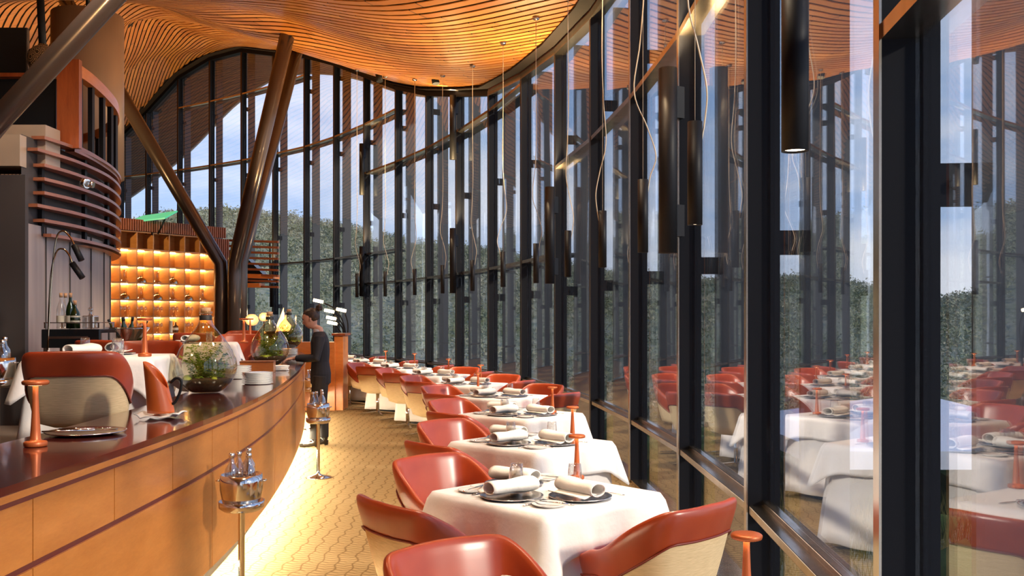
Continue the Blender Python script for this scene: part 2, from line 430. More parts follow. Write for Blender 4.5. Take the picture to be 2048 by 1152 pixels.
def cz(x, y):
    q = np.c_[np.atleast_1d(x), np.atleast_1d(y)]/10.0
    r2 = ((q[:, None]-TX[None])**2).sum(-1); K = np.where(r2 > 0, .5*r2*np.log(np.maximum(r2, 1e-12)), 0)
    return K@TW[:-3]+TW[-3]+q@TW[-2:]
_kx = np.arange(2, -22, -.05); _ks = (.60+1.05*np.array([ss0(4.0, 12.5, -x) for x in _kx])); _kc = np.concatenate([[0], np.cumsum(_ks[:-1]*.05)]); _kc = _kc-np.interp(0, _kx[::-1], _kc[::-1])
def KX(x): return float(np.interp(x, _kx[::-1], _kc[::-1]))
wallpts = [(m[0]-outn(seg_dir(i)).x*.06, m[1]-outn(seg_dir(i)).y*.06) for i, m in enumerate(MU)]
WP = np.array(wallpts)
def inside(x, y):
    if y < WP[0, 1]: return x < .45
    # wall x as function of y
    return x < np.interp(y, WP[:, 1], WP[:, 0])
PITCH = .235; GAP = .066
def slat_strip(bb, uv, q, qi, zoff):
    xs = np.arange(1.5, -19, -.28)
    pts = [(x, q+KX(x)) for x in xs]
    run = []
    def cross(p, pn):
        lo, hi = p, pn
        for _ in range(12):
            mid = ((lo[0]+hi[0])/2, (lo[1]+hi[1])/2)
            if inside(*mid): hi = mid
            else: lo = mid
        return hi
    for i, p in enumerate(pts):
        ok = inside(*p) and -4.5 < p[1] < 36 and p[0] > -18.9
        if ok:
            if not run and i: run.append(cross(pts[i-1], p))
            run.append(p)
        elif run: break
    if len(run) < 3: return
    run = np.array(run); zz = cz(run[:, 0], run[:, 1])
    dx = np.gradient(run[:, 0]); dy = np.gradient(run[:, 1]); L = np.hypot(dx, dy); nx, ny = -dy/L, dx/L
    ny2 = np.where(ny < 0, -1, 1); nx, ny = nx*ny2, ny*ny2
    half = (PITCH-GAP)/2*np.abs(ny)
    a = run-np.c_[nx, ny]*half[:, None]; c = run+np.c_[nx, ny]*half[:, None]
    za = cz(a[:, 0], a[:, 1]); zc = cz(c[:, 0], c[:, 1]); s_ = np.cumsum(np.hypot(L, np.gradient(zz)))
    o = len(bb.v); n = len(run)
    for i in range(n):
        bb.v += [(a[i,0], a[i,1], za[i]), (c[i,0], c[i,1], zc[i]), (c[i,0], c[i,1], zc[i]+.012), (a[i,0], a[i,1], za[i]+.012)]
        uv += [(s_[i], qi)]*4
    for i in range(n-1):
        for j in range(4):
            bb.f.append((o+4*i+j, o+4*(i+1)+j, o+4*(i+1)+(j+1) % 4, o+4*i+(j+1) % 4)); bb.sm.append(False)
bb = MB(); uv = []
for qi, q in enumerate(np.arange(-26, 34, PITCH)): slat_strip(bb, uv, q, qi, 0)
bb.uv = uv
ceil_o = struct(bb.build('ceiling', 'ceil'))
# dark backing above the boards
bk = MB(); ys = np.arange(-4.6, 36.5, .6); rows = []
for y in ys:
    xw = (.5 if y < WP[0,1] else float(np.interp(y, WP[:,1], WP[:,0])))+.05
    xs = np.linspace(-19, xw, 40); zz = cz(xs, np.full(40, y))
    rows.append([(xs[i], y, zz[i]+.045) for i in range(40)])
bk.grid(rows); struct(bk.build('ceiling_backing', 'gap', solid=.02))

# ---- window wall bays
TR = {}   # bay index -> list of transom heights
def addtr(z_, ks):
    for k in ks: TR.setdefault(k+3, []).append(z_)
addtr(2.57, range(4, 11)); addtr(3.37, range(9, 20)); addtr(5.57, range(5, 10)); addtr(6.9, range(9, 20)); addtr(3.82, range(0, 4)); addtr(9.1, range(12, 18)); addtr(2.50, range(-3, -1))
def wall_point(i, out, z_):
    d = seg_dir(i); n = outn(d); return Vector((MU[i][0], MU[i][1], z_))+n*out
for i in range(NM-1):
    a, c = MU[i], MU[i+1]
    base = empty(f'window_{i+1}', (a[0], a[1], 0), kind='structure')
    d = Vector((c[0]-a[0], c[1]-a[1], 0)).normalized(); n = outn(d); dm = seg_dir(i); nm = outn(dm)
    mw = .055 if i < 8 else .075
    m = MB(); ctr = Vector((a[0], a[1], a[2]/2))+nm*.07
    m.bar(Vector((a[0],a[1],0))+nm*.065, Vector((a[0],a[1],a[2]))+nm*.065, .13, mw, up=dm)
    m.bar(Vector((a[0],a[1],0))+nm*.14+dm*.0, Vector((a[0],a[1],a[2]))+nm*.14, .05, mw+.05, up=dm)
    m.build('mullion', 'mullside', base, world=True)
    m = MB(); m.bar(Vector((a[0],a[1],0))-nm*.004, Vector((a[0],a[1],a[2]))-nm*.004, .008, mw+.004, up=dm); m.build('mullion_face', 'rail' if i < 6 else 'darkrail', base, world=True)  # near faces bright, far ones dark: caught light put into the material
    # glass above and below the rail
    p0 = Vector((a[0], a[1], 0))+n*.095+d*.045; p1 = Vector((c[0], c[1], 0))+n*.095-d*.045
    for nm_, z0, z1a, z1b in (('upper_glass', .64, a[2], c[2]), ('lower_glass', .03, .56, .56)):
        g = MB(); v = []
        for q in (n*0, n*.012):
            v += [p0+q+Vector((0,0,z0)), p1+q+Vector((0,0,z0)), p1+q+Vector((0,0,z1b)), p0+q+Vector((0,0,z1a))]
        g.add(v, [(0,1,2,3), (7,6,5,4), (0,4,5,1), (1,5,6,2), (2,6,7,3), (3,7,4,0)]); g.build(nm_, 'window', base, world=True)
    # sill rail
    r = MB(); q0 = Vector((a[0],a[1],.60))+n*.07; q1 = Vector((c[0],c[1],.60))+n*.07
    r.bar(q0, q1, .13, .045); r.bar(q0+n*.03+Vector((0,0,.035)), q1+n*.03+Vector((0,0,.035)), .05, .03)
    r.build('sill_rail', 'rail', base, world=True, bevel=.004)
    r = MB(); r.bar(q0-Vector((0,0,.585)), q1-Vector((0,0,.585)), .13, .03); r.build('base_rail', 'rail', base, world=True)
    for tz in TR.get(i, []):
        if tz > min(a[2], c[2])-.1: continue
        r = MB(); q0 = Vector((a[0],a[1],tz))+n*.06; q1 = Vector((c[0],c[1],tz))+n*.06
        r.bar(q0, q1, .12, .05); r.build('transom', 'rail', base, world=True)
        if i >= 7:
            r = MB(); r.bar(q0+n*.26, q1+n*.26, .24, .03); r.build('outer_ledge', 'fin', base, world=True)
    h = MB(); h0 = Vector((a[0],a[1],a[2]))+n*.06; h1 = Vector((c[0],c[1],c[2]))+n*.06
    h.bar(h0-Vector((0,0,.02)), h1-Vector((0,0,.02)), .15, .09); h.build('head_frame', 'rail' if i < 9 else 'mullside', base, world=True)
    h = MB(); h.bar(h0+Vector((0,0,.25)), h1+Vector((0,0,.25)), .12, .46); h.build('head_fascia', 'post' if i < 9 else 'gap', base, world=True)  # far bays near-black, standing in for the shadow gap above the head
    h = MB(); ia = Vector((a[0],a[1],a[2]+.065)); ic = Vector((c[0],c[1],c[2]+.065)); na = outn(seg_dir(i)); nc_ = outn(seg_dir(i+1))
    h.add([ia-na*.20, ic-nc_*.20, ic+nc_*.1, ia+na*.1, ia-na*.20+Vector((0,0,.02)), ic-nc_*.20+Vector((0,0,.02)), ic+nc_*.1+Vector((0,0,.02)), ia+na*.1+Vector((0,0,.02))], [(3,2,1,0), (4,5,6,7), (0,1,5,4), (1,2,6,5), (2,3,7,6), (3,0,4,7)]); h.build('shadow_gap_strip', 'gap', base, world=True)  # near-black strip paints the shadow gap and hides the slat ends
    # outer fin and its brackets
    if i >= 1:
        fo = Vector((a[0],a[1],0))+nm*.42+dm*.02
        m = MB(); m.bar(fo+Vector((0,0,-1.5)), fo+Vector((0,0,a[2]+.1)), .26, .035, up=dm); m.build('fin', 'fin', base, world=True)
        for k, bz in enumerate(np.arange(2.03, a[2]-.2, 2.2)):
            m = MB(); bc = Vector((a[0],a[1],bz))+nm*.22+dm*.0
            m.bar(bc-nm*.09, bc+nm*.12, .03, .13, up=(0,0,1)); m.tube([bc-dm*.02-nm*.0, bc-dm*.03-nm*.0], .018, 12)
            m.build('bracket', 'mullside', base, world=True)

# exterior soffit and fascia
innr = [(m[0]+outn(seg_dir(i)).x*.15, m[1]+outn(seg_dir(i)).y*.15, m[2]+.1) for i, m in enumerate(MU)]
outp = [(215,425,39.5), (300,365,38.5), (377,303,37.5), (440,238,36.5), (478,202,36), (538,161,35), (600,146,33.4), (667,147,31.4), (729,160,29.2), (790,180,27.2), (852,190,25), (915,186,22.8)]
op = [tuple(W(*p)) for p in outp]
ip = [innr[k] for k in (22,21,20,19,18,17,16,15,14,13,12,11)][:12]
s = MB(); uv = []; NSL = 26
for k in range(NSL):
    t0 = k/NSL; t1 = (k+.86)/NSL
    r0 = [tuple(np.array(a_)*(1-t0)+np.array(b_)*t0) for a_, b_ in zip(ip, op)]; r1 = [tuple(np.array(a_)*(1-t1)+np.array(b_)*t1) for a_, b_ in zip(ip, op)]
    r0 = catmull(r0, 3); r1 = catmull(r1, 3)
    s.grid([r0, r1], smooth=False); uv += [(i*.7, k) for i in range(len(r0))]*2
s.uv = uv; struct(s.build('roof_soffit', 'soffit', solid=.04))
s = MB(); o1 = catmull(op, 3)
s.grid([[(p[0], p[1], p[2]-.05) for p in o1], [(p[0]+.1, p[1]+.25, p[2]+.45) for p in o1]]); struct(s.build('roof_fascia', 'fascia', solid=.08))
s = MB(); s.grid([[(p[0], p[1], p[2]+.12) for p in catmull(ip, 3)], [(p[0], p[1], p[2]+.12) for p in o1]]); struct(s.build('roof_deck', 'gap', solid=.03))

# ================================================================== RAISED LEVEL, CORE
CF = catmull([(-1.85,-1.0), (-1.74,1.2), (-1.70,3.07), (-1.73,5.34), (-1.94,7.56), (-2.45,10.7), (-3.13,14.0), (-3.62,15.8)], 10)
CFn = []
for i in range(len(CF)):
    a = Vector((*CF[max(i-1,0)], 0)); c = Vector((*CF[min(i+1,len(CF)-1)], 0)); d = (c-a).normalized(); CFn.append(Vector((-d.y, d.x, 0)))  # towards -x
def cpath(off, z_, i0=0, i1=None): return [Vector((*CF[i], z_))+CFn[i]*off for i in range(i0, (i1 or len(CF)))]
PZ = .60
pl = [(p.x, p.y) for p in cpath(.62, 0)]
pts = pl+[(-3.9,17), (-4.6,21), (-6.0,24.8), (-9,28.2), (-18.9,33.5), (-18.9,-4.5), (pl[0][0], -4.5)]
n_ = len(pts); s = MB()
s.add([(x,y,PZ) for x,y in pts]+[(x,y,.003) for x,y in pts], [tuple(range(n_)), tuple(range(2*n_-1, n_-1, -1))]+[(i,(i+1) % n_, n_+(i+1) % n_, n_+i)[::-1] for i in range(n_)])
struct(s.build('floor_raised', 'platform'))

# ---- counter
counter = empty('service_counter', (CF[20][0], CF[20][1], 0), label='long curved service counter with dark polished top and orange timber front panels', cat='counter')
CT = 1.06
def band(off0, off1, z0, z1, name, mat, i0=0, i1=None, bevel=0):
    a = cpath(off0, z0, i0, i1); b_ = cpath(off1, z0, i0, i1); c = cpath(off1, z1, i0, i1); d = cpath(off0, z1, i0, i1)
    m = MB(); m.grid([a, b_], False); m.grid([b_, c], False); m.grid([c, d], False); m.grid([d, a], False)
    m.add([a[0], b_[0], c[0], d[0]], [(0,1,2,3)]); m.add([a[-1], b_[-1], c[-1], d[-1]], [(3,2,1,0)])
    for k in range(len(m.sm)): m.sm[k] = False
    return m.build(name, mat, counter, world=True, bevel=bevel)
band(-.012, .60, CT-.03, CT, 'countertop', 'top')
band(-.015, .03, CT-.055, CT-.030, 'edge_trim', 'veneer')
band(-.006, .03, CT-.075, CT-.055, 'trim_strip', 'maroon')
band(.01, .03, .735, .76, 'trim_strip', 'maroon')
band(.02, .60, .19, .205, 'underside', 'black')
band(.58, .60, .0, CT-.03, 'back_panel', 'veneer')
band(.14, .16, .0, .19, 'toe_kick', 'black')
band(.04, .06, .172, .188, 'led_strip', 'ledcounter')
def idx_at_px(px):
    return min(range(20, len(CF)), key=lambda i: abs(CF[i][0]/CF[i][1]*F+1024-px))
CFi = [idx_at_px(p) for p in (87, 243, 425, 549, 597)]
# fine re-parametrisation so that seams fall where the photo has them
def panels(seams, z0, z1, name):
    seams = [0]+seams+[len(CF)-1]
    for a_, b_ in zip(seams[:-1], seams[1:]):
        if b_ <= a_: continue
        A_ = cpath(0, 0, a_, b_+1); Nn = CFn[a_:b_+1]
        m = MB(); P = [p.copy() for p in A_]
        d0 = (P[1]-P[0]).normalized(); d1 = (P[-1]-P[-2]).normalized(); P[0] += d0*.004; P[-1] -= d1*.004
        f0 = [p+Vector((0,0,z0)) for p in P]; f1 = [p+Vector((0,0,z1)) for p in P]; k0 = [p+nn*.02+Vector((0,0,z0)) for p, nn in zip(P, Nn)]; k1 = [p+nn*.02+Vector((0,0,z1)) for p, nn in zip(P, Nn)]
        m.grid([f0, f1]); m.grid([f1, k1]); m.grid([k1, k0]); m.grid([k0, f0]); m.add([f0[0], f1[0], k1[0], k0[0]], [(0,1,2,3)]); m.add([f0[-1], f1[-1], k1[-1], k0[-1]], [(3,2,1,0)])
        m.build(name, 'veneer', counter, world=True)
u = sorted(set([idx_at_px(p) for p in (87, 243, 350, 425, 480, 549, 580, 600)]))
l = sorted(set([idx_at_px(p) for p in (87, 425, 549, 590)]))
panels(u, .76, CT-.075, 'upper_panel'); panels(l, .19, .735, 'lower_panel')
band(.022, .034, .205, CT-.06, 'carcass', 'black')

# ---- clad core volume with curved louvres
core = struct(empty('wall_core', (-6, 9, PZ), kind='structure'))
K = 1.15
def kz(z_): return CAMZ+(z_-CAMZ)*K
def kp(L): return [(x*K, y*K) for x, y in L]
CQ = catmull(kp([(-4.05,7.7), (-4.07,8.4), (-4.15,9.2), (-4.36,10.0), (-4.72,10.8), (-5.4,11.5), (-6.3,12.0), (-7.4,12.3)]), 6)
m = MB(); m.grid([[(x,y,PZ) for x,y in CQ], [(x,y,kz(2.42)) for x,y in CQ]]); m.build('curved_cladding', 'clad', core, world=True)
for k in range(3, len(CQ)-3, 4):
    m = MB(); m.box((CQ[k][0]+.004, CQ[k][1], (PZ+kz(2.42))/2), (.012, .010, kz(2.42)-PZ)); m.build('cladding_joint', 'darkwall', core, world=True)
m = MB(); m.box((-4.05*K-1.9,7.72*K,(PZ+3.0)/2), (3.8,.06,3.0-PZ)); m.build('front_wall', 'darkwall', core, world=True)
m = MB(); m.box((-4.08*K-1.5,7.72*K,kz(3.02)), (3.0,.12,.30)); m.build('upper_cladding', 'upperclad', core, world=True)
m = MB(); m.box((-4.02*K-1.5,8.1*K,kz(3.12)), (3.0,.3,.40)); m.build('upper_cladding', 'upperclad', core, world=True)
m = MB(); m.grid([[(x-.04,y,kz(2.40)) for x,y in CQ], [(x-.04,y,kz(3.16)) for x,y in CQ]]); m.build('core_wall', 'darkwall', core, world=True)
m = MB(); m.box((-4.2*K-1.2,9.0*K,kz(3.16)), (2.2,1.6,.05)); m.build('balcony_floor', 'darkwall', core, world=True)
LV = catmull(kp([(-4.00,7.8), (-3.955,8.4), (-4.03,9.2), (-4.24,10.0), (-4.52,10.65), (-4.95,11.3), (-5.6,11.9)]), 6)
louv = empty('louvre_screen', (-4.3*K,8.2*K,2.3), label='curved timber louvre screen of eight horizontal blades around the clad core', cat='screen')
starts = [2, 1, 0, 1, 1, 1, 0, 1]
for k in range(8):
    z_ = kz(2.33+k*.118); st = starts[k]
    P = LV[st:]
    m = MB(); wd_ = .13 if k else .20
    aa = [(x,y,z_) for x,y in P]; bb_ = [(x-wd_,y,z_) for x,y in P]
    m.grid([aa, bb_], False); m.grid([[(p[0],p[1],p[2]+.032) for p in bb_], [(p[0],p[1],p[2]+.032) for p in aa]], False); m.grid([[(p[0],p[1],p[2]+.032) for p in aa], aa], False)
    m.add([aa[0], bb_[0], (bb_[0][0],bb_[0][1],z_+.032), (aa[0][0],aa[0][1],z_+.032)], [(0,1,2,3)])
    m.build('blade', 'louvre', louv, world=True)
for k in (2, 9, 15, 21, 26):
    m = MB(); m.box((LV[k][0]-.10, LV[k][1], kz(2.77)), (.04,.05,1.0)); m.build('bracket_post', 'black', louv, world=True)
m = MB(); m.grid([[(x-.02,y,kz(2.31)) for x,y in LV[8:]], [(x-.42,y,kz(2.31)) for x,y in LV[8:]]]); m.build('soffit_board', 'orangewood', louv, world=True)
q = W(166,366,8.75); e = empty('wall_spotlight', q, label='small round steel spotlight clipped on the timber louvres', cat='spotlight')
m = MB(); m.tube([(0,0,0), (.05,-.02,-.01)], .045, 14); m.build('lamp_body', 'steel', e)
m = MB(); m.tube([(.06,.0,-.01), (.10,.0,-.02)], .03, 12); m.build('lamp_ring', 'steel', e)
par = empty('balcony_parapet', (-4.1*K,8.4*K,kz(3.2)), label='timber framed balcony parapet with black posts above the louvre screen', cat='balustrade')
BP = [(x-.02,y) for x,y in catmull(kp([(-3.93,8.35), (-3.97,8.8), (-4.08,9.4), (-4.24,10.0), (-4.52,10.65), (-4.95,11.3), (-5.6,11.9)]), 6)]
m = MB(); m.box((-4.00*K,8.36*K,kz(3.56)), (.20*K,.07,.80*K)); m.build('corner_board', 'post', par, world=True)
def ring(z0, z1, wd_, name, mat):
    m = MB(); a_ = [(x,y,z0) for x,y in BP]; b_ = [(x,y,z1) for x,y in BP]; c_ = [(x-wd_,y,z1) for x,y in BP]; d_ = [(x-wd_,y,z0) for x,y in BP]
    m.grid([a_,b_],False); m.grid([b_,c_],False); m.grid([c_,d_],False); m.grid([d_,a_],False); m.build(name, mat, par, world=True)
ring(kz(3.84), kz(3.95), .09, 'top_rail', 'orangewood'); ring(kz(3.13), kz(3.20), .10, 'bottom_rail', 'louvre')
for k in range(3, 34, 4):
    m = MB(); m.box((BP[k][0]-.05, BP[k][1], kz(3.53)), (.05,.06,.66*K)); m.build('post', 'black', par, world=True)
dr = empty('suspended_drum', (-6.42,14.0,3.75), label='large beige bronze cylinder hanging behind the timber balcony', cat='flue')
m = MB(); m.lathe([(0,0), (.51,0), (.51,2.45), (.49,2.45), (0,2.45)], 40); m.build('drum_body', 'drum', dr)
m = MB(); m.tube([(0,0,2.4), (0,0,3.2)], .03); m.build('hanger_rod', 'black', dr)
tv = empty('television', W(15,103,9.9), label='black flat television high on the left wall', cat='television'); m = MB(); m.box((-.2,0,0), (.85,.06,.50)); m.build('screen', 'blackp', tv, bevel=.01)
m = MB(); m.box((0,.1,-.3), (.05,.05,.7)); m.build('mounting_arm', 'black', tv)
shz = W(0,158,9.8).z; sh = empty('high_shelf', (W(60,0,9.8).x, 9.8, kz(3.18)), label='black open display unit on top of the clad core', cat='shelf unit')
m = MB(); m.box((-.30,.2,(shz-kz(3.18))/2), (1.15,.4,shz-kz(3.18))); m.build('box_body', 'blackp', sh); m = MB(); m.box((-.30,.15,shz-kz(3.18)+.02), (1.2,.5,.04)); m.build('shelf_board', 'post', sh)
v = empty('decorative_vase', (W(86,160,9.85).x, 9.85, shz+.04), label='round dark vase with gold swirl pattern on the high black display unit', cat='vase')
m = MB(); m.lathe([(.0,0), (.07,0), (.13,.08), (.155,.17), (.14,.26), (.08,.31), (.05,.325), (.05,.34), (.04,.33)], 28); m.build('vase_body', 'vase', v)
m = MB(); m.tube([W(88,150,11.5), W(78,-60,11.5)], .045, 10); tag(m.build('ceiling_rod', 'black'), 'black vertical rod dropping from the ceiling above the display unit', 'rod')

# ---- tree columns
def tubes(name, label, paths, r=.135):
    base = Vector(paths[0][0]); e = empty(name, (base.x, base.y, base.z), label=label, cat='column')
    for k, p in enumerate(paths):
        m = MB(); m.tube(p, r, 24); m.build('trunk_tube' if k < 0 else 'branch_tube', 'steeltube', e, world=True)
    return e
CX, CY = W(458,638,18.5).x, 18.5
def branch(x0, y0, top, z_=2.72):
    p0 = Vector((x0, y0, PZ)); p1 = Vector((x0, y0, z_-.25)); p2 = Vector((x0, y0, z_)); d = (Vector(top)-p2).normalized()
    return [p0, p1, p2+d*.02, p2+d*.28, Vector(top)]
e = tubes('branching_column', 'bronze steel column splitting into three raking tubes beside the wine rack',
      [branch(CX-.16, CY, W(168,40,17.2)+Vector((-.45,0,.55))), branch(CX+.13, CY-.1, W(583,35,16.4)), branch(CX+.19, CY+.16, W(594,100,19.8))], .13)
e2 = tubes('branching_column', 'thick bronze tube raking across the top left corner in front of the balcony',
      [[W(-90,345,7.2), W(0,238,7.2), W(230,-12,7.2), W(330,-120,7.2)]], .088)

# ---- wine rack
RX0, RY0, RX1, RY1 = -8.05, 19.0, -6.72, 20.9
rd = Vector((RX1-RX0, RY1-RY0, 0)).normalized(); rn = Vector((rd.y, -rd.x, 0)); rl = .385
rack = empty('wine_rack', (RX0, RY0, PZ), math.atan2(rd.y, rd.x), label='tall timber rack of lit square pigeonholes holding glasses and decanters', cat='shelving')
# local: x along, -y towards the room
NC0, NC1, NR = -2, 6, 8
CH = .355; X0, X1 = NC0*rl, NC1*rl; HT = .0+NR*CH
m = MB(); m.box(((X0+X1)/2, .36, HT/2), (X1-X0, .02, HT)); m.build('back_board', 'rackwood', rack)
for c in range(NC0, NC1+1):
    m = MB(); m.box((c*rl, .18, HT/2), (.022,.36,HT)); m.build('upright', 'rackwood', rack)
for r_ in range(NR+1):
    m = MB(); m.box(((X0+X1)/2, .175, r_*CH), (X1-X0, .35, .022)); m.build('shelf', 'rackwood', rack)
    if 0 < r_ < NR:
        m = MB(); m.box(((X0+X1)/2, .325, r_*CH-.022), (X1-X0, .02, .012)); m.build('led_strip', 'ledwarm', rack)
m = MB()
for k in np.arange(X0, X1+.32, .055): m.box((k, -.02, HT+.14), (.03,.04,.24))
m.box(((X0+X1)/2, .15, HT+.13), (X1-X0+.3, .3, .2)); m.build('top_battens', 'batten', rack)
m = MB()
for k in np.arange(X1+.03, X1+.36, .055): m.box((k, -.02, HT/2), (.03,.04,HT))
m.box((X1+.18, .17, HT/2), (.33,.34,HT)); m.build('side_battens', 'batten', rack)
RM = Matrix.Translation(Vector((RX0, RY0, PZ))) @ Matrix.Rotation(math.atan2(rd.y, rd.x), 4, 'Z')
def rackpos(c, r_, dx=0, dy=.16): return RM @ Vector(((c+.5)*rl+dx, dy, r_*CH+.012))
COLW = {5:'first', 4:'second', 3:'third', 2:'fourth', 1:'fifth', 0:'sixth', -1:'seventh', -2:'eighth'}; ROWW = {7:'top', 6:'second', 5:'third', 4:'fourth', 3:'fifth', 2:'sixth', 1:'seventh'}
wg = empty('stemmed_glass', cat='glass'); m = MB(); m.lathe([(.034,0), (.004,.008), (.004,.09), (.022,.105), (.045,.14), (.044,.18), (.034,.215)], 12); m.build('bowl_and_stem', 'rackglass', wg)
WG = Proto(wg)
dec = empty('glass_decanter', cat='decanter'); m = MB(); m.lathe([(.05,0), (.105,.015), (.09,.03), (.02,.10), (.018,.16), (.045,.26)], 16); m.build('decanter_body', 'rackglass', dec); DEC = Proto(dec)
clo = empty('metal_cloche', cat='cloche'); m = MB(); m.lathe([(.12,0), (.12,.02), (.11,.065), (.075,.10), (.03,.118), (0,.12)], 20); m.build('dome', 'brass', clo)
m = MB(); m.lathe([(.006,.118), (.006,.13), (.016,.14), (.012,.155), (0,.16)], 10); m.build('knob', 'brass', clo); CLO = Proto(clo)
for c, r_ in ((0,5), (2,5), (1,4), (3,4), (5,4), (5,3)):
    DEC.put(rackpos(c, r_), 0, f'clear waisted decanter in the {ROWW[r_]} rack row, {COLW[c]} bay from the right', 'decanters in the rack')
for c, r_ in ((1,5), (3,5), (0,4), (2,4), (4,4)):
    CLO.put(rackpos(c, r_), 0, f'domed metal cloche in the {ROWW[r_]} rack row, {COLW[c]} bay from the right', 'cloches in the rack')
for r_ in (3, 2, 1):
    for c in range(0 if r_ < 3 else 0, 6):
        if (c == 5 and r_ == 3) or (c == 3 and r_ == 2): continue
        for k, wd_ in ((-1,'left'), (0,'middle'), (1,'right')):
            WG.put(rackpos(c, r_, k*.10), 0, f'{wd_} stemmed glass in the {ROWW[r_]} rack row from the top, {COLW[c]} bay from the right', 'stemmed glasses in the rack')
p = rackpos(3,2,-.08); tag(MB().box(p+Vector((0,0,.13)), (.10,.1,.26)).build('gift_box', 'label'), 'pale tall box in the sixth rack row beside the bottle', 'box')
p = rackpos(3,2,.07); bt = empty('spirit_bottle', p, label='round amber spirit bottle in the sixth row of the lit rack', cat='bottle'); m = MB(); m.lathe([(.06,0), (.065,.06), (.06,.14), (.02,.18), (.02,.23), (.0,.23)], 14); m.build('bottle_body', 'bottle_amber', bt); m = MB(); m.lathe([(.062,.05), (.066,.06), (.062,.11)], 14); m.build('bottle_label', 'label', bt)
p = rackpos(-1,2,.08); tag(MB().box(p+Vector((0,0,.12)), (.12,.1,.24)).build('gift_box', 'redlabel'), 'dark red box at the left end of the lit rack', 'box')

# louvred hood screen right of the column
ls = empty('slatted_screen', W(495,530,21.5), label='horizontal timber slat screen with dark hood behind the steel column', cat='screen')
for k in range(9):
    y_ = 484+k*11.3; m = MB(); m.bar(W(434, y_-4, 22.0), W(557, y_, 21.4), .06, .05); m.build('slat', 'louvre', ls, world=True)
m = MB(); m.bar(W(490,552,21.8), W(553,554,21.6), .3, .10); m.bar(W(433,571,21.8), W(524,571,21.6), .3, .10); m.build('beam', 'orangewood', ls, world=True)
for px in (450, 540):
    m = MB(); m.bar(W(px, 484, 22), W(px, 575, 22), .03, .03, up=(0,1,0)); m.build('screen_post', 'black', ls, world=True)
m = MB(); a_ = [W(478,500,22.6), W(542,565,22.4), W(455,567,22.6), W(455,500,22.8)]; m.add(a_+[p+Vector((0,.5,0)) for p in a_], [(0,1,2,3), (7,6,5,4), (0,4,5,1), (1,5,6,2), (2,6,7,3), (3,7,4,0)]); m.build('hood', 'blackp', ls, world=True)
# green lit panel on the rack
gp = empty('green_panel_light', W(300,465,19.6), label='green glowing tilted panel light on thin legs above the rack', cat='lamp')
a_ = [W(258,446,19.4), W(285,434,19.8), W(355,424,19.8), W(330,438,19.4)]
m = MB(); m.add(a_+[p+Vector((0,0,.03)) for p in a_], [(3,2,1,0), (4,5,6,7), (0,1,5,4), (1,2,6,5), (2,3,7,6), (3,0,4,7)]); m.build('panel', 'skylight', gp, world=True)
for a_, b_ in (((276,441), (293,468)), ((303,440), (304,470)), ((331,436), (316,468))):
    m = MB(); m.tube([W(*a_,19.6), W(*b_,19.6)], .02, 6); m.build('leg', 'black', gp, world=True)

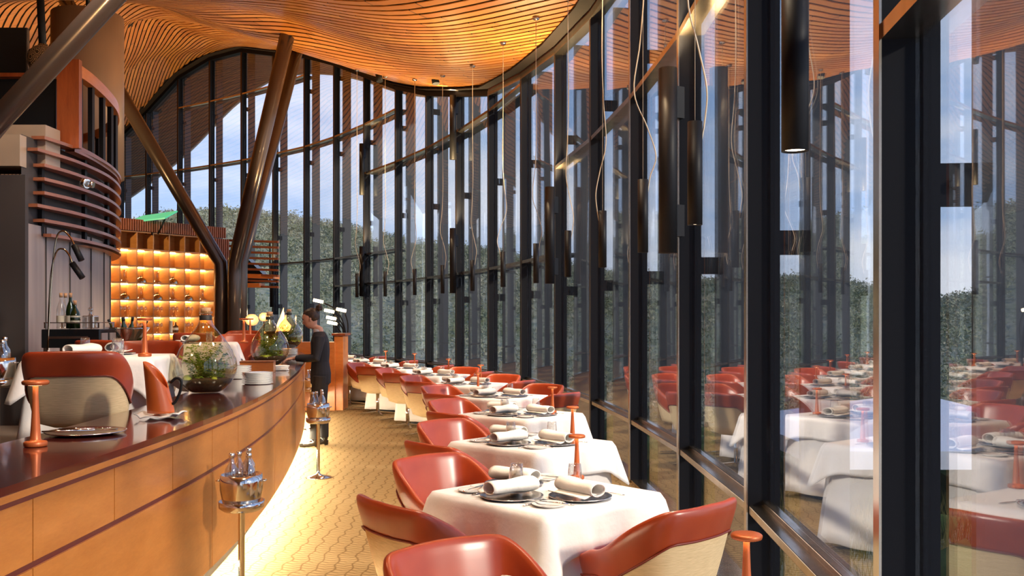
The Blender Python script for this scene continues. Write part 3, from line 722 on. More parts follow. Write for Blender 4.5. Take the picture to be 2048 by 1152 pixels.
# ================================================================== FURNITURE PROTOTYPES
def ss(a, b, x): t_ = min(1, max(0, (x-a)/(b-a))); return t_*t_*(3-2*t_)
def make_chair():
    root = empty('dining_chair', cat='chair')
    # plan U : parameter t -1..1 ; facing +y
    plan = catmull([(-.285,.235), (-.315,.10), (-.320,-.06), (-.262,-.225), (-.13,-.275), (0,-.285), (.13,-.275), (.262,-.225), (.320,-.06), (.315,.10), (.285,.235)], 4)
    N = len(plan)
    def top(t_): a = abs(t_); return .835-.015*a-.215*ss(.36,.82,a)-.035*ss(.85,1,a)
    def bot(t_): a = abs(t_); return .685-.19*ss(.30,.72,a)-.02*ss(.8,1,a)
    def pos(i, z_, inset=0):
        x, y = plan[i]; k = (z_-.40)/.42; sc = .80+.20*min(1, max(0, k))**.8
        y2 = y*sc-.01-.055*max(0, k)*ss(0, 1, (-y+.1)/.3); x2 = x*(sc if sc < 1 else 1)
        c = Vector((0, .02, 0)); v = Vector((x2, y2, 0)); d = (v-c); L = d.length
        v = c+d*(1-inset/max(L, .05)); return Vector((v.x, v.y, z_))
    rows_o = []; fab = []; rim = []
    lea = MB(); fb = MB(); pp = MB()
    T = [2*i/(N-1)-1 for i in range(N)]
    rows = []
    prof = [('b', 0, .000), ('m', .5, -.004), ('t', .88, -.004), ('t', 1.0, .010), ('t', 1.0, .030), ('t', .88, .042), ('m', .5, .044), ('i', 0, .05), ('s', 0, .05)]
    for kind, fr, ins in prof:
        row = []
        for i in range(N):
            tp, bt_ = top(T[i]), bot(T[i])
            if kind == 's': z_ = .42
            elif kind == 'i': z_ = bt_-.02
            else: z_ = bt_+(tp-bt_)*fr
            e_ = abs(T[i]); zz = z_
            row.append(pos(i, zz, ins))
        rows.append(row)
    # round the arm fronts: pull the end columns
    lea.grid(rows)
    nr = len(rows); o = len(lea.v)-nr*N
    for cidx in (0, N-1):
        idx = [o+k*N+cidx for k in range(nr)]
        mid = [tuple((Vector(lea.v[idx[k]])+Vector(lea.v[idx[nr-1-k]]))/2+Vector((0,.022,0))) for k in range(nr//2)]
        o2 = len(lea.v); lea.v += mid
        for k in range(nr//2-1):
            q1 = (idx[k], idx[k+1], o2+k+1, o2+k); q2 = (o2+k, o2+k+1, idx[nr-2-k], idx[nr-1-k])
            lea.f += [q1, q2]; lea.sm += [True, True]
        k = nr//2-1; lea.f += [(idx[k], idx[k+1], o2+k), (o2+k, idx[k+1], idx[nr-1-k])][:2]; lea.sm += [True, True]
    shell = lea.build('leather_shell', 'leather_orange', root, subsurf=1)
    rows2 = []
    for fr in (1, .6, .25, 0):
        row = []
        for i in range(N):
            z_ = .40+(bot(T[i])-.40)*fr; row.append(pos(i, z_, .006 if fr == 1 else .004))
        rows2.append(row)
    rows2.append([Vector((p.x*.62, p.y*.62, .365)) for p in rows2[-1]]); rows2.append([Vector((0,.0,.36)) for p in rows2[-1]])
    fb.grid(rows2); fb.build('back_upholstery', 'fabric', root)
    pp.tube([pos(i, bot(T[i]), -.004) for i in range(N)], .005, 6); pp.build('piping', 'piping', shell)
    # seam lines on shell
    sc = MB(); prof = [(-.25,-.2), (-.26,.18), (-.20,.27), (.20,.27), (.26,.18), (.25,-.2), (0,-.235)]
    ring_ = catmull(prof+[prof[0]], 4)[:-1]
    rws = []
    for z_, k in ((.405,.78), (.415,.84), (.45,.87), (.472,.83), (.48,.6), (.482,0)): rws.append([(x*k, y*k, z_) for x, y in ring_])
    sc.grid(rws, close=True); sc.build('seat_cushion', 'leather', root)
    b_ = MB(); b_.tube([(0,0,.06), (0,0,.37)], .028, 14); b_.build('pedestal', 'steel', root)
    for k in range(4):
        a = PI/4+k*PI/2; f_ = MB(); f_.bar((0,0,.055), (.30*math.cos(a), .30*math.sin(a), .018), .035, .018); f_.build('leg', 'steel', root)
    return root
CHAIR = Proto(make_chair())

def make_table():
    root = empty('dining_table', cat='table')
    MB().box((0,0,.722), (.77,.77,.025)).build('tabletop', 'batten', root)
    m = MB(); m.tube([(0,0,.02), (0,0,.72)], .04, 12); m.build('pedestal', 'black', root)
    m = MB(); m.box((0,0,.012), (.5,.5,.022)); m.build('base', 'black', root)
    return root
TABLE = Proto(make_table())
def cloth_mesh(h=.415, drop=.19, seed=0, flare=.22, full=False, corner=.30):
    rg = random.Random(seed); n = 24; per = []; r = .03
    # perimeter of rounded square
    for k in range(4):
        a0 = k*PI/2; c = Vector((h-r, h-r, 0))
        for j in range(5):
            a = j/4*PI/2; v = c+Vector((r*math.cos(a), r*math.sin(a), 0)); v.rotate(Matrix.Rotation(a0, 3, 'Z')); per.append((v, 1.0 if j in (1,2,3) else .55, a0+a))
        for j in range(1, n):
            s_ = j/n; v = Vector((h-r-2*(h-r)*s_, h, 0)); v.rotate(Matrix.Rotation(a0, 3, 'Z'))
            e_ = min(s_, 1-s_)*2; cw = max(0, 1-e_*2.4)**2*.5; per.append((v, cw, a0+PI/2))
    NP = len(per); m = MB(); rows = []
    inner = [v*k for k in (0.0,) for v, _, _ in per]
    for k in (0.001, .12, .25, .4, .55, .7, .85, .96): rows.append([(v.x*k, v.y*k, 0) for v, _, _ in per])
    rows.append([(v.x, v.y, -.003) for v, _, _ in per])
    ph = [rg.uniform(0, 6.28) for _ in range(4)]
    NR_ = 9
    for k in range(1, NR_+1):
        t_ = k/NR_; row = []
        for i, (v, cw, a) in enumerate(per):
            nn = Vector((math.cos(a), math.sin(a), 0))
            if full: D = drop; out = .004+.045*max(0, t_-.30)*(.5+.5*math.sin(i*.55+ph[0]))+.06*cw*max(0, t_-.2)
            else:
                D = drop+(corner-drop)*cw; out = .014+flare*cw*t_*D*1.5+.020*t_*(.6+math.sin(i*.42+ph[1]))*(1-cw)+.010*t_*abs(math.sin(i*.9+ph[3]))+.006*t_*math.sin(i*1.1+ph[2])
            row.append((v.x+nn.x*out, v.y+nn.y*out, -.004-D*t_))
        rows.append(row)
    m.grid(rows, close=True); return m
CL1 = [cloth_mesh(seed=k) for k in range(3)]
def cloth(loc, rz, label, seed=0):
    e = empty('tablecloth', loc, rz, label, 'tablecloth', 'white cloths on the tables')
    CL1[seed % 3].build('top_cloth', 'cloth', e, solid=.003)
    u_ = cloth_mesh(h=.398, drop=.68, seed=seed+9, full=True).build('under_cloth', 'cloth', e, solid=.003); u_.location.z = -.008
    return e

def make_lamp():
    root = empty('table_lamp', cat='lamp')
    H = .235
    m = MB(); m.lathe([(0,0), (.037,0), (.040,.003), (.040,.015), (.037,.018)], 60, ribs=1, ribr=.07); m.lathe([(.037,.018), (.021,.021), (.0185,.027), (.0165,.06), (.0125,.13), (.0095,.205), (.0095,H-.012)], 20); m.build('stem', 'copper', root)
    m = MB(); m.lathe([(.006,H-.013), (.036,H-.013), (.044,H-.010), (.046,H-.004), (.0455,H+.001), (.040,H+.005), (.02,H+.006), (0,H+.006)], 60, ribs=1, ribr=.05); shd = m.build('lamp_shade', 'copper', root)
    m = MB(); m.lathe([(.011,H-.0135), (.030,H-.0135)], 24); m.build('light_ring', 'lampglow', shd)
    return root
LAMP = Proto(make_lamp())
def put_lamp(loc, label, scale=1.0, e=1.2, group='terracotta table lamps'):
    LAMP.put(loc, 0, label, group, scale)
    lamp('SPOT', (loc[0], loc[1], loc[2]+.219*scale), e*3.0*scale**2, WARM, target=(loc[0], loc[1]+.0001, loc[2]), size=.028*scale, spot=150, blend=.6)

tb = empty('water_tumbler', cat='glass'); m = MB(); m.lathe([(0,.006), (.024,.006), (.031,.02), (.036,.06), (.034,.10), (.030,.13), (.0285,.13), (.0325,.10), (.0345,.06), (.029,.022), (0,.014)], 28); m.build('glass_body', 'tumbler', tb); TUMB = Proto(tb)
ch = empty('charger_plate', cat='plate'); m = MB(); m.lathe([(0,.004), (.10,.004), (.115,.006), (.150,.014), (.155,.013), (.15,.009), (.10,0), (0,0)], 44); m.build('plate_body', 'silver', ch); CHG = Proto(ch)
bp = empty('bread_plate', cat='plate'); m = MB(); m.lathe([(0,.003), (.055,.003), (.078,.012), (.082,.011), (.06,0), (0,0)], 32); m.build('plate_body', 'china', bp); BP_ = Proto(bp)
def make_napkin():
    root = empty('rolled_napkin', cat='napkin')
    m = MB(); N = 20
    rows = []
    for k in range(14):   # open rolled tube, slightly oval and flared
        s_ = k/13; y = -.135+.27*s_; row = []
        for j in range(N+1):
            a = -PI*.5+2*PI*j/N*1.06; r = .042+.004*math.sin(s_*5)+(.003 if j < N/2 else 0); row.append((r*1.12*math.cos(a), y, (.040+r*(.72+.08*math.sin(s_*9))*math.sin(a))))
        rows.append(row)
    m.grid(rows); m.build('napkin_roll', 'napkin', root, solid=.005)
    m = MB(); rows = []
    for k in range(10):
        s_ = k/9; y = -.12+.23*s_; rows.append([(x, y+.02*math.sin(x*20), .006+.012*abs(math.sin(x*28+1))) for x in np.linspace(-.02, .115, 9)])
    m.grid(rows); m.build('folded_tail', 'napkin', root, solid=.006)
    return root
NAP = Proto(make_napkin())
def make_cut(kind):
    root = empty({'k':'table_knife', 'f':'table_fork', 's':'table_spoon'}[kind], cat={'k':'knife', 'f':'fork', 's':'spoon'}[kind])
    m = MB(); m.tube([(0,-.10,.004), (0,-.04,.005), (0,.02,.004)], [.005,.004,.003], 8, flat=.6); m.build('handle', 'steel', root)
    h = MB()
    if kind == 'k': h.box((.002,.065,.004), (.014,.10,.002))
    elif kind == 's': h.add([(0,.02,.005)]+[(.016*math.sin(a), .052+.026*-math.cos(a), .006) for a in np.linspace(0, 2*PI, 14)[:-1]]+[(0,.052,.001)], [(1+i, 1+(i+1) % 13, 14) for i in range(13)], True)
    else:
        h.box((0,.035,.005), (.020,.03,.002))
        for x in (-.008, -.0027, .0027, .008): h.box((x,.07,.006), (.0025,.045,.002))
    h.build({'k':'blade', 'f':'tines', 's':'bowl'}[kind], 'steel', root, solid=.0015)
    return root
KN, FK, SP = (Proto(make_cut(k)) for k in 'kfs')

# ================================================================== WINDOW TABLES
ORD = ['nearest', 'second', 'third', 'fourth', 'fifth', 'sixth', 'seventh', 'eighth', 'ninth', 'farthest']
WT = [(.22,2.54), (.17,4.66), (.14,6.58), (.08,8.52), (-.16,10.5), (-.62,12.45), (-1.22,14.4), (-1.98,16.3), (-2.78,18.1), (-3.7,20.0)]
WLAMP = {0:(.687,2.71), 1:(.352,5.02), 2:(.435,6.65), 3:(.375,8.58), 4:(-.40,10.9), 5:(-.43,12.7), 6:(-1.0,14.6), 7:(-1.78,16.9), 8:(-2.5,18.3), 9:(-3.68,21.0-.9)}
SIDEN = {'nw':'facing the camera on the aisle side', 'sw':'seen from behind on the aisle side', 'se':'seen from behind on the window side', 'ne':'facing the camera on the window side'}
SIDEQ = {'nw':'far aisle side', 'sw':'near aisle side', 'se':'near window side', 'ne':'far window side'}
def wall_tan(y):
    i = min(range(NM), key=lambda k: abs(MU[k][1]-y)); d = seg_dir(i); return math.atan2(-d.x, d.y)
def setting(cx, cy, th, zt, tname, sname, detail, cover=True, scale=1.0, glass_side=1):
    """place setting at a table side: th = direction from centre to the side"""
    dx, dy = math.cos(th), math.sin(th); tx, ty = -dy, dx          # tangent
    def P(r, s_): return (cx+dx*r+tx*s_, cy+dy*r+ty*s_, zt)
    q = P(.235, 0)
    CHG.put(q, 0, f'silver charger under a napkin, {sname} of the {tname}', 'silver chargers')
    if cover: NAP.put((q[0], q[1], zt+.016), th-PI/2+(.18 if sname.startswith('far') else -.12), f'rolled white napkin, {sname} of the {tname}', 'rolled napkins')
    g = P(.06, .15*glass_side); TUMB.put(g, 0, f'clear stemless tumbler, {sname} of the {tname}', 'tumblers')
    if detail:
        b_ = P(.265, -.245); BP_.put(b_, 0, f'white bread plate, {sname} of the {tname}', 'bread plates')
        KN.put((b_[0], b_[1], zt+.013), th+1.9, f'knife on the bread plate, {sname} of the {tname}', 'bread knives')
        f_ = P(.25, .185); FK.put(P(.25, -.175), th+PI/2+.1, f'fork beside the charger, {sname} of the {tname}', 'forks')
        SP.put(f_, th+PI/2+.15, f'spoon beside the charger, {sname} of the {tname}', 'spoons')
CHW = {'nw':3*PI/4, 'sw':5*PI/4, 'se':-PI/4, 'ne':PI/4}
for k, (x, y) in enumerate(WT):
    tn = f'{ORD[k]} window table'
    al = wall_tan(y+.3); rz = PI/4+al
    TABLE.put((x, y, 0), rz, f'square pedestal table under white cloth, {tn}', 'window tables')
    cloth((x, y, .75), rz, f'white cloth over the {tn}', k)
    zt = .7525
    sides = ['nw', 'sw']+(['se'] if k in (1,4,5,6,7,8,9) else [])+(['ne'] if k in (4,5,6) else [])
    for sd_ in sides:
        th = CHW[sd_]+al; R = .67 if sd_ in ('nw','sw') else .66
        if k == 1 and sd_ == 'se': R = .66
        if k == 0: R = .52
        px_, py_ = x+math.cos(th)*R+(.06 if k == 0 else 0), y+math.sin(th)*R+(.10 if k == 0 else 0)
        jit = random.uniform(-.08, .08)
        CHAIR.put((px_, py_, 0), face(-math.cos(th), -math.sin(th))+jit, f'red tub chair {SIDEN[sd_]} of the {tn}', 'tub chairs at the window tables')
    for sd_ in (['nw','sw','se'] if k != 2 else ['nw','sw','se']):
        setting(x, y, CHW[sd_]+al, zt, tn, SIDEQ[sd_], k < 5, glass_side=-1 if sd_ == 'sw' else 1)
    lx, ly = WLAMP[k]; put_lamp((lx, ly, zt), f'terracotta mushroom table lamp on the {tn}')

# ================================================================== LEFT RAISED TABLES
LT = [(-2.98,6.75), (-3.55,10.45), (-4.5,13.9)]
LN = ['nearest table of the raised level', 'second table of the raised level', 'farthest table of the raised level']
for k, (x, y) in enumerate(LT):
    rz = .15+k*.1
    TABLE.put((x, y, PZ), rz, f'square pedestal table under white cloth, {LN[k]}', 'tables on the raised level')
    cloth((x, y, PZ+.75), rz, f'white cloth over the {LN[k]}', k+4)
    put_lamp(((-2.62,6.60,PZ+.7525), (-3.0+.02,10.28,PZ+.7525), (-4.02,14.2,PZ+.7525))[k], f'terracotta mushroom lamp on the {LN[k]}', 1.15)
setting(LT[0][0], LT[0][1], -PI/2-.2, PZ+.7525, LN[0], 'near side', True)
setting(LT[0][0], LT[0][1], PI/2+.1, PZ+.7525, LN[0], 'far side', False)
setting(LT[1][0], LT[1][1], -PI/2, PZ+.7525, LN[1], 'near side', False)
TUMB.put((-2.72,6.4,PZ+.7525), 0, 'tumbler at the front right of the nearest raised table', 'tumblers')
for x, y, fx, fy, lb in ((-2.66,5.72,-.25,1,'at the nearest raised table, big woven back towards the counter'), (-3.12,7.80,.1,-1,'at the nearest raised table, facing the camera'),
        (-3.65,8.6,.2,1,'between the raised tables left of the largest terrarium'), (-3.45,11.45,.0,-1,'on the far side of the second raised table'), (-4.2,10.6,1,0,'left of the second raised table'),
        (-4.4,13.0,0,1,'near side of the farthest raised table'), (-4.4,14.9,0,-1,'far side of the farthest raised table')):
    CHAIR.put((x, y, PZ), face(fx, fy), f'dark red tub chair {lb}', 'tub chairs on the raised level')

# side cabinet with bottles
cb = empty('drinks_trolley', (-4.04,8.65,PZ), .05, label='black drinks cabinet with silver inlay against the clad wall', cat='cabinet')
zc = W(0,655,8.6).z-PZ
m = MB(); m.box((0,0,zc-.10), (.52,.42,.17)); m.build('cabinet_body', 'blackp', cb, bevel=.006)
m = MB(); m.box((-.02,-.213,zc-.09), (.36,.006,.022)); m.build('inlay', 'silver', cb)
m = MB()
for x in (-.24, .24):
    for y in (-.18, .18): m.box((x,y,zc+.02), (.012,.012,.05))
m.box((0,-.18,zc+.045), (.5,.008,.008)); m.box((0,.18,zc+.045), (.5,.008,.008)); m.build('gallery_rail', 'silver', cb)
for x in (-.23, .23):
    for y in (-.17, .17): MB().box((x,y,(zc-.18)/2), (.04,.04,zc-.18)).build('leg', 'silver', cb)
for x in (.12,): MB().box((.263,-.1,zc-.1), (.008,.14,.10)).build('drawer', 'clad', cb); MB().box((.263,.1,zc-.1), (.008,.14,.10)).build('drawer', 'clad', cb)
def bottle(loc, prof, mat, label, lab=True, cork='cork', s_=1.0, name='spirit_bottle'):
    e = empty(name, loc, label=label, cat='bottle'); e.scale = (s_,)*3
    m = MB(); m.lathe(prof, 18); m.build('bottle_body', mat, e)
    r, h = prof[-1]; m = MB(); m.lathe([(0,h-.03), (r*1.15,h-.03), (r*1.15,h+.012), (0,h+.012)], 12); m.build('cap', cork, e)
    if lab: m = MB(); m.lathe([(prof[1][0]+.0015,.05), (prof[1][0]+.0015,.12)], 18); m.build('bottle_label', 'label', e)
    return e
P1 = [(0,.0), (.038,.0), (.040,.16), (.034,.20), (.014,.26), (.013,.32)]
P2 = [(0,0), (.045,0), (.047,.10), (.04,.15), (.014,.20), (.013,.25)]
tz = PZ+zc-.01
for px, prof, mat, lb in ((122,P1,'tumbler','tall clear liqueur bottle at the left of the drinks cabinet'), (131,P1,'tumbler','slim clear bottle behind the tall clear one on the cabinet'), (141,P1,'bottle_green','dark green bottle with foil neck on the drinks cabinet'), (150,P2,'bottle_green','squat green bottle with black stopper on the drinks cabinet')):
    q = W(px, 655, 8.62+(.1 if px in (131,) else 0)); bottle((q.x, q.y, tz), prof, mat, lb)
dq = W(181,655,8.65); e = empty('crystal_decanter', (dq.x, dq.y, tz), label='square crystal decanter with ball stopper on the drinks cabinet', cat='decanter')
m = MB(); m.box((0,0,.06), (.11,.11,.12)); m.lathe([(.03,.12), (.014,.13), (.014,.155)], 14); m.build('decanter_body', 'rackglass', e, bevel=.008); m = MB(); m.lathe([(0,.155), (.02,.165), (.024,.18), (.015,.197), (0,.20)], 12); m.build('stopper', 'rackglass', e)
# wine bowl with bottles
wb = W(255,690,9.0); e = empty('wine_bowl', (wb.x, wb.y, PZ+.72), label='scalloped crystal bowl full of wine bottles beside the drinks cabinet', cat='bowl')
m = MB(); m.lathe([(.05,0), (.06,.02), (.12,.10), (.20,.20), (.21,.22), (.19,.20), (.11,.10), (0,.03)], 24, ribs=1, ribr=.12); m.build('bowl_body', 'rackglass', e)
m = MB(); m.lathe([(0,-.72), (.15,-.72), (.03,-.69), (.03,-.02), (.1,0)], 18); m.build('stand', 'steel', e)
for k, (dx, dy) in enumerate(((-.11,0), (-.04,.05), (.04,-.03), (.11,.02), (.0,-.08))):
    bo = bottle((wb.x+dx*.6, wb.y+dy*.6, PZ+.76), P1, 'bottle_green', f'dark wine bottle in the crystal bowl, {["leftmost","second from the left","fourth from the left","rightmost","third from the left"][k]}', False, 'black', .85, 'wine_bottle'); bo.rotation_euler = (-dy*3, dx*4, 0)
# reading lamp on the core
rl_ = empty('twin_reading_lamp', W(95,700,8.3), label='twin-arm brass reading lamp with two black cylinder heads by the clad wall', cat='lamp')
for pts_ in ([(95,700), (103,560), (112,480), (125,462), (140,474), (152,498)], [(95,700), (101,560), (112,506), (126,498), (138,510), (146,530)]):
    m = MB(); m.tube(catmull([tuple(W(a, b_, 8.1)) for a, b_ in pts_], 5), .008, 6); m.build('arm', 'brass', rl_, world=True)
for a, b_ in (((148,490), (163,521)), ((144,526), (165,556))):
    m = MB(); m.tube([W(*a, 8.1), W(*b_, 8.1)], .027, 14); m.build('lamp_head', 'black', rl_, world=True)

# ================================================================== COUNTER OBJECTS
def onc(px, py): Y = (CAMZ-CT)*F/(py-HOR); return Vector(((px-1024)*Y/F, Y, CT+.001))
put_lamp(tuple(onc(71, 893)), 'terracotta mushroom lamp standing alone at the near end of the counter', 1.21, e=.8)
q = onc(172, 868); CHG.put(q, 0, 'large silver charger holding long servers on the near counter', 'silver chargers', 1.2)
for k, (dx, dy, a, pr, lb) in enumerate(((.0,.03,-1.35,SP,'long serving spoon on the charger at the near end of the counter'), (.03,-.02,-1.5,FK,'long serving fork on the charger at the near end of the counter'), (-.04,-.05,-1.2,KN,'long knife on the charger at the near end of the counter'))):
    pr.put((q.x+dx, q.y+dy, CT+.018), a, lb, 'serving cutlery', 1.35)
# leather jug on napkin
q = onc(322, 836); nb = empty('cloth_napkin', (q.x, q.y, CT), label='white napkin folded under the orange leather jug', cat='napkin')
m = MB(); rows = [[(x*.115, y*.095, .008+.010*abs(math.sin(3*x+2*y+1))+(.016 if abs(x) > .8 else 0)) for x in np.linspace(-1, 1, 15)] for y in np.linspace(-1, 1, 11)]; m.grid(rows); m.build('napkin_cloth', 'napkin', nb, solid=.006)
jg = empty('leather_jug', (q.x, q.y, CT+.03), label='tall orange leather-wrapped jug with slanted lip and black handle on the counter', cat='jug')
m = MB(); rows = []
for k in range(14):
    s_ = k/13; row = []
    for j in range(32):
        a = 2*PI*j/32; cxx = -.030*s_**1.2; rx = .072-.006*s_; ry = .062-.008*s_
        x = cxx+rx*math.cos(a); top_ = .235-.075*(math.cos(a))-(.02*math.cos(a)**2); row.append((x, ry*math.sin(a), s_*top_))
    rows.append(row)
m.grid(rows, close=True); m.build('jug_body', 'jug_leather', jg, solid=.006)
m = MB(); m.tube(catmull([(.055,0,.17), (.085,0,.195), (.115,0,.18), (.108,0,.12), (.08,0,.06), (.06,0,.05)], 4), .008, 8); m.build('handle', 'black', jg)

def terrarium(loc, s_, label, seed):
    rg = random.Random(seed); e = empty('glass_terrarium', loc, rg.uniform(0, 3), label, 'terrarium'); e.scale = (s_,)*3
    body = [(0,.004), (.10,.004), (.135,.02), (.19,.075), (.226,.15), (.232,.20), (.222,.26), (.19,.335), (.14,.41), (.09,.47), (.055,.52), (.042,.56), (.040,.60)]
    m = MB(); m.lathe(body, 40); m.build('glass_body', 'demijohn', e)
    m = MB(); m.lathe([(.046,.55), (.047,.585), (.041,.59)], 24); m.build('neck_band', 'rubber', e)
    m = MB(); m.lathe([(.038,.595), (.048,.60), (.048,.615), (.036,.62)], 24); m.build('glass_lip', 'demijohn', e)
    m = MB(); m.lathe([(0,.60), (.034,.60), (.038,.645), (0,.65)], 18); m.build('cork', 'cork', e)
    m = MB(); m.lathe([(0,.008), (.098,.008), (.13,.023), (.184,.078), (.20,.10), (.15,.115), (0,.12)], 30); m.build('soil', 'soil', e)
    f = MB()
    for k in range(110):
        a = rg.uniform(0, 2*PI); r0 = rg.uniform(0, .13); L = rg.uniform(.10, .30)*(1 if r0 < .09 else .7); bx, by = r0*math.cos(a), r0*math.sin(a)
        a2 = a+rg.uniform(-.8, .8); lean = rg.uniform(.15, .55); n = 12; prev = None
        for i in range(n):
            t_ = i/(n-1); hx = bx+math.cos(a2)*L*lean*t_**1.5; hy = by+math.sin(a2)*L*lean*t_**1.5; hz = .10+L*math.sin(t_*PI*.55)*.95
            rr = math.hypot(hx, hy); mx = .195 if hz < .26 else max(.02, .195-(hz-.26)*.75)
            if rr > mx: hx *= mx/rr; hy *= mx/rr
            p = Vector((hx, hy, hz)); wl = .040*(1-t_*.7)
            sd_ = Vector((-math.sin(a2), math.cos(a2), rg.uniform(-.3, .3)))
            fw = Vector((math.cos(a2), math.sin(a2), .2))*.010
            for sg in (-1, 1):
                tip = p+sd_*sg*wl+fw+Vector((0,0,rg.uniform(-.012,.006))); f.add([p-fw*.5, p+sd_*sg*wl*.5-fw*.6, tip, p+sd_*sg*wl*.5+fw*.9], [(0,1,2,3)])
    fo = f.build('fern', 'fern', e)
    m = MB()
    for k in range(26):
        a = rg.uniform(0, 2*PI); r0 = rg.uniform(.03, .17); c_ = Vector((r0*math.cos(a), r0*math.sin(a), .105)); rr = rg.uniform(.02, .04)
        m.lathe([(rr,0), (rr*.9,rr*.4), (rr*.5,rr*.75), (0,rr*.85)], 8, c=c_)
    m.build('moss', 'fern', e)
q = onc(415, 786); terrarium((q.x-.03, q.y+.05, CT), 1.0, 'largest glass terrarium with fern and cork, nearest on the counter', 1)
q = onc(552, 728); terrarium((q.x+.0, q.y-.3, CT), 1.0, 'second glass terrarium with fern, in the middle of the counter', 2)
terrarium((-3.52, 14.6, CT+.10), .95, 'farthest glass terrarium standing on a plate stack at the counter end', 3)
pl_ = empty('dinner_plate', cat='plate'); m = MB(); m.lathe([(0,.003), (.08,.003), (.128,.011), (.133,.010), (.10,0), (0,0)], 36); m.build('plate_body', 'china', pl_); PLT = Proto(pl_)
NUM = ['lowest','second','third','fourth','fifth','sixth','seventh','eighth','ninth','tenth','eleventh','twelfth','thirteenth']
def stack(px, py, n, nm, name2):
    q = onc(px, py)
    for k in range(n):
        w_ = 'lowest' if k == 0 else ('topmost' if k == n-1 else f'{NUM[k]} from the bottom')
        PLT.put((q.x+random.uniform(-.002,.002), q.y, CT+k*.0092), 0, f'white dinner plate in the {nm}, {w_}', name2)
stack(515, 768, 11, 'front stack beside the first terrarium', 'front plate stack'); stack(474, 757, 13, 'stack half hidden behind the first terrarium', 'rear plate stack')
q = onc(512, 745); e = empty('wooden_box', (q.x+.02, q.y, CT), .15, label='flat wooden box with light lid behind the white plate stack', cat='box')
MB().box((0,0,.055), (.34,.22,.11)).build('box_body', 'orangewood', e, bevel=.004); MB().box((0,0,.115), (.345,.225,.015)).build('lid', 'batten', e, bevel=.003)
q = onc(560, 741)
for k in range(4):
    m = MB(); m.box((0,0,0), (.17,.13,.012), rz=.2*k); o = m.build('folded_napkin', 'napkin', bevel=.004); o.location = (q.x, q.y, CT+.009+k*.014); tag(o, f'folded white napkin beside the plates, {["lowest","second from below","third from below","topmost"][k]} of the small pile', 'napkin', 'napkin pile on the counter')
for k in range(9): PLT.put((-3.5, 14.55, CT+k*.0105), 0, f'white plate under the farthest terrarium, {["lowest","second","third","fourth","fifth","sixth","seventh","eighth","topmost"][k]} of the stack', 'far plate stack')

# ================================================================== BUCKET STANDS
def bucket_stand(x, y, z0, nm, top_only=False):
    st = empty('bucket_stand', (x, y, z0), label=f'steel pedestal stand with tray {nm}', cat='stand')
    m = MB(); m.lathe([(0,0), (.13,0), (.13,.008), (.06,.018), (.022,.04), (.018,.07), (.018,.545), (.03,.56)], 30); m.build('pedestal', 'steel', st)
    m = MB(); m.lathe([(0,.555), (.10,.557), (.122,.575), (.125,.61), (.120,.61), (.115,.58), (.0,.567)], 36); m.build('tray', 'steel', st)
    bk_ = empty('ice_bucket', (x, y, z0+.572), label=f'shiny steel ice bucket on the pedestal stand {nm}', cat='bucket')
    m = MB(); m.lathe([(0,.0), (.088,.0), (.100,.02), (.116,.10), (.117,.145), (.112,.185), (.109,.185), (.112,.14), (.110,.10), (.095,.02), (0,.01)], 40); m.build('bucket_body', 'steel', bk_)
    m = MB(); m.tube([(.115,-.02,.15), (.135,-.02,.15), (.135,.02,.15), (.115,.02,.15)], .004, 6); m.tube([(-.115,-.02,.15), (-.135,-.02,.15), (-.135,.02,.15), (-.115,.02,.15)], .004, 6); m.build('handle', 'steel', bk_)
    for k, (dx, dy, h, w_) in enumerate(((-.055,-.02,0,'front left'), (-.03,.045,.0,'rear left'), (.03,.05,.02,'rear right'), (.05,-.02,.0,'front right'))):
        bo = empty('water_bottle', (x+dx*.9, y+dy*.9, z0+.585+h), label=f'capped water bottle, {w_} in the bucket {nm}', cat='bottle', group='water bottles in ice buckets')
        m = MB(); m.lathe([(0,0), (.036,0), (.038,.01), (.038,.18), (.034,.205), (.016,.235), (.0135,.26), (.0135,.275)], 18); m.build('bottle_body', 'rackglass', bo)
        m = MB(); m.lathe([(.015,.268), (.0165,.27), (.0165,.288), (.012,.292), (0,.292)], 14); m.build('cap', 'silver', bo)
bucket_stand(-1.506, 5.15, 0, 'nearest the camera'); bucket_stand(-1.98, 9.45, 0, 'in front of the waiter')
bucket_stand(W(3,0,6.3).x-.03, 6.3, PZ+.0, 'at the left edge of the photo'); bucket_stand(-2.95, 13.6, 0, 'behind the waiter')

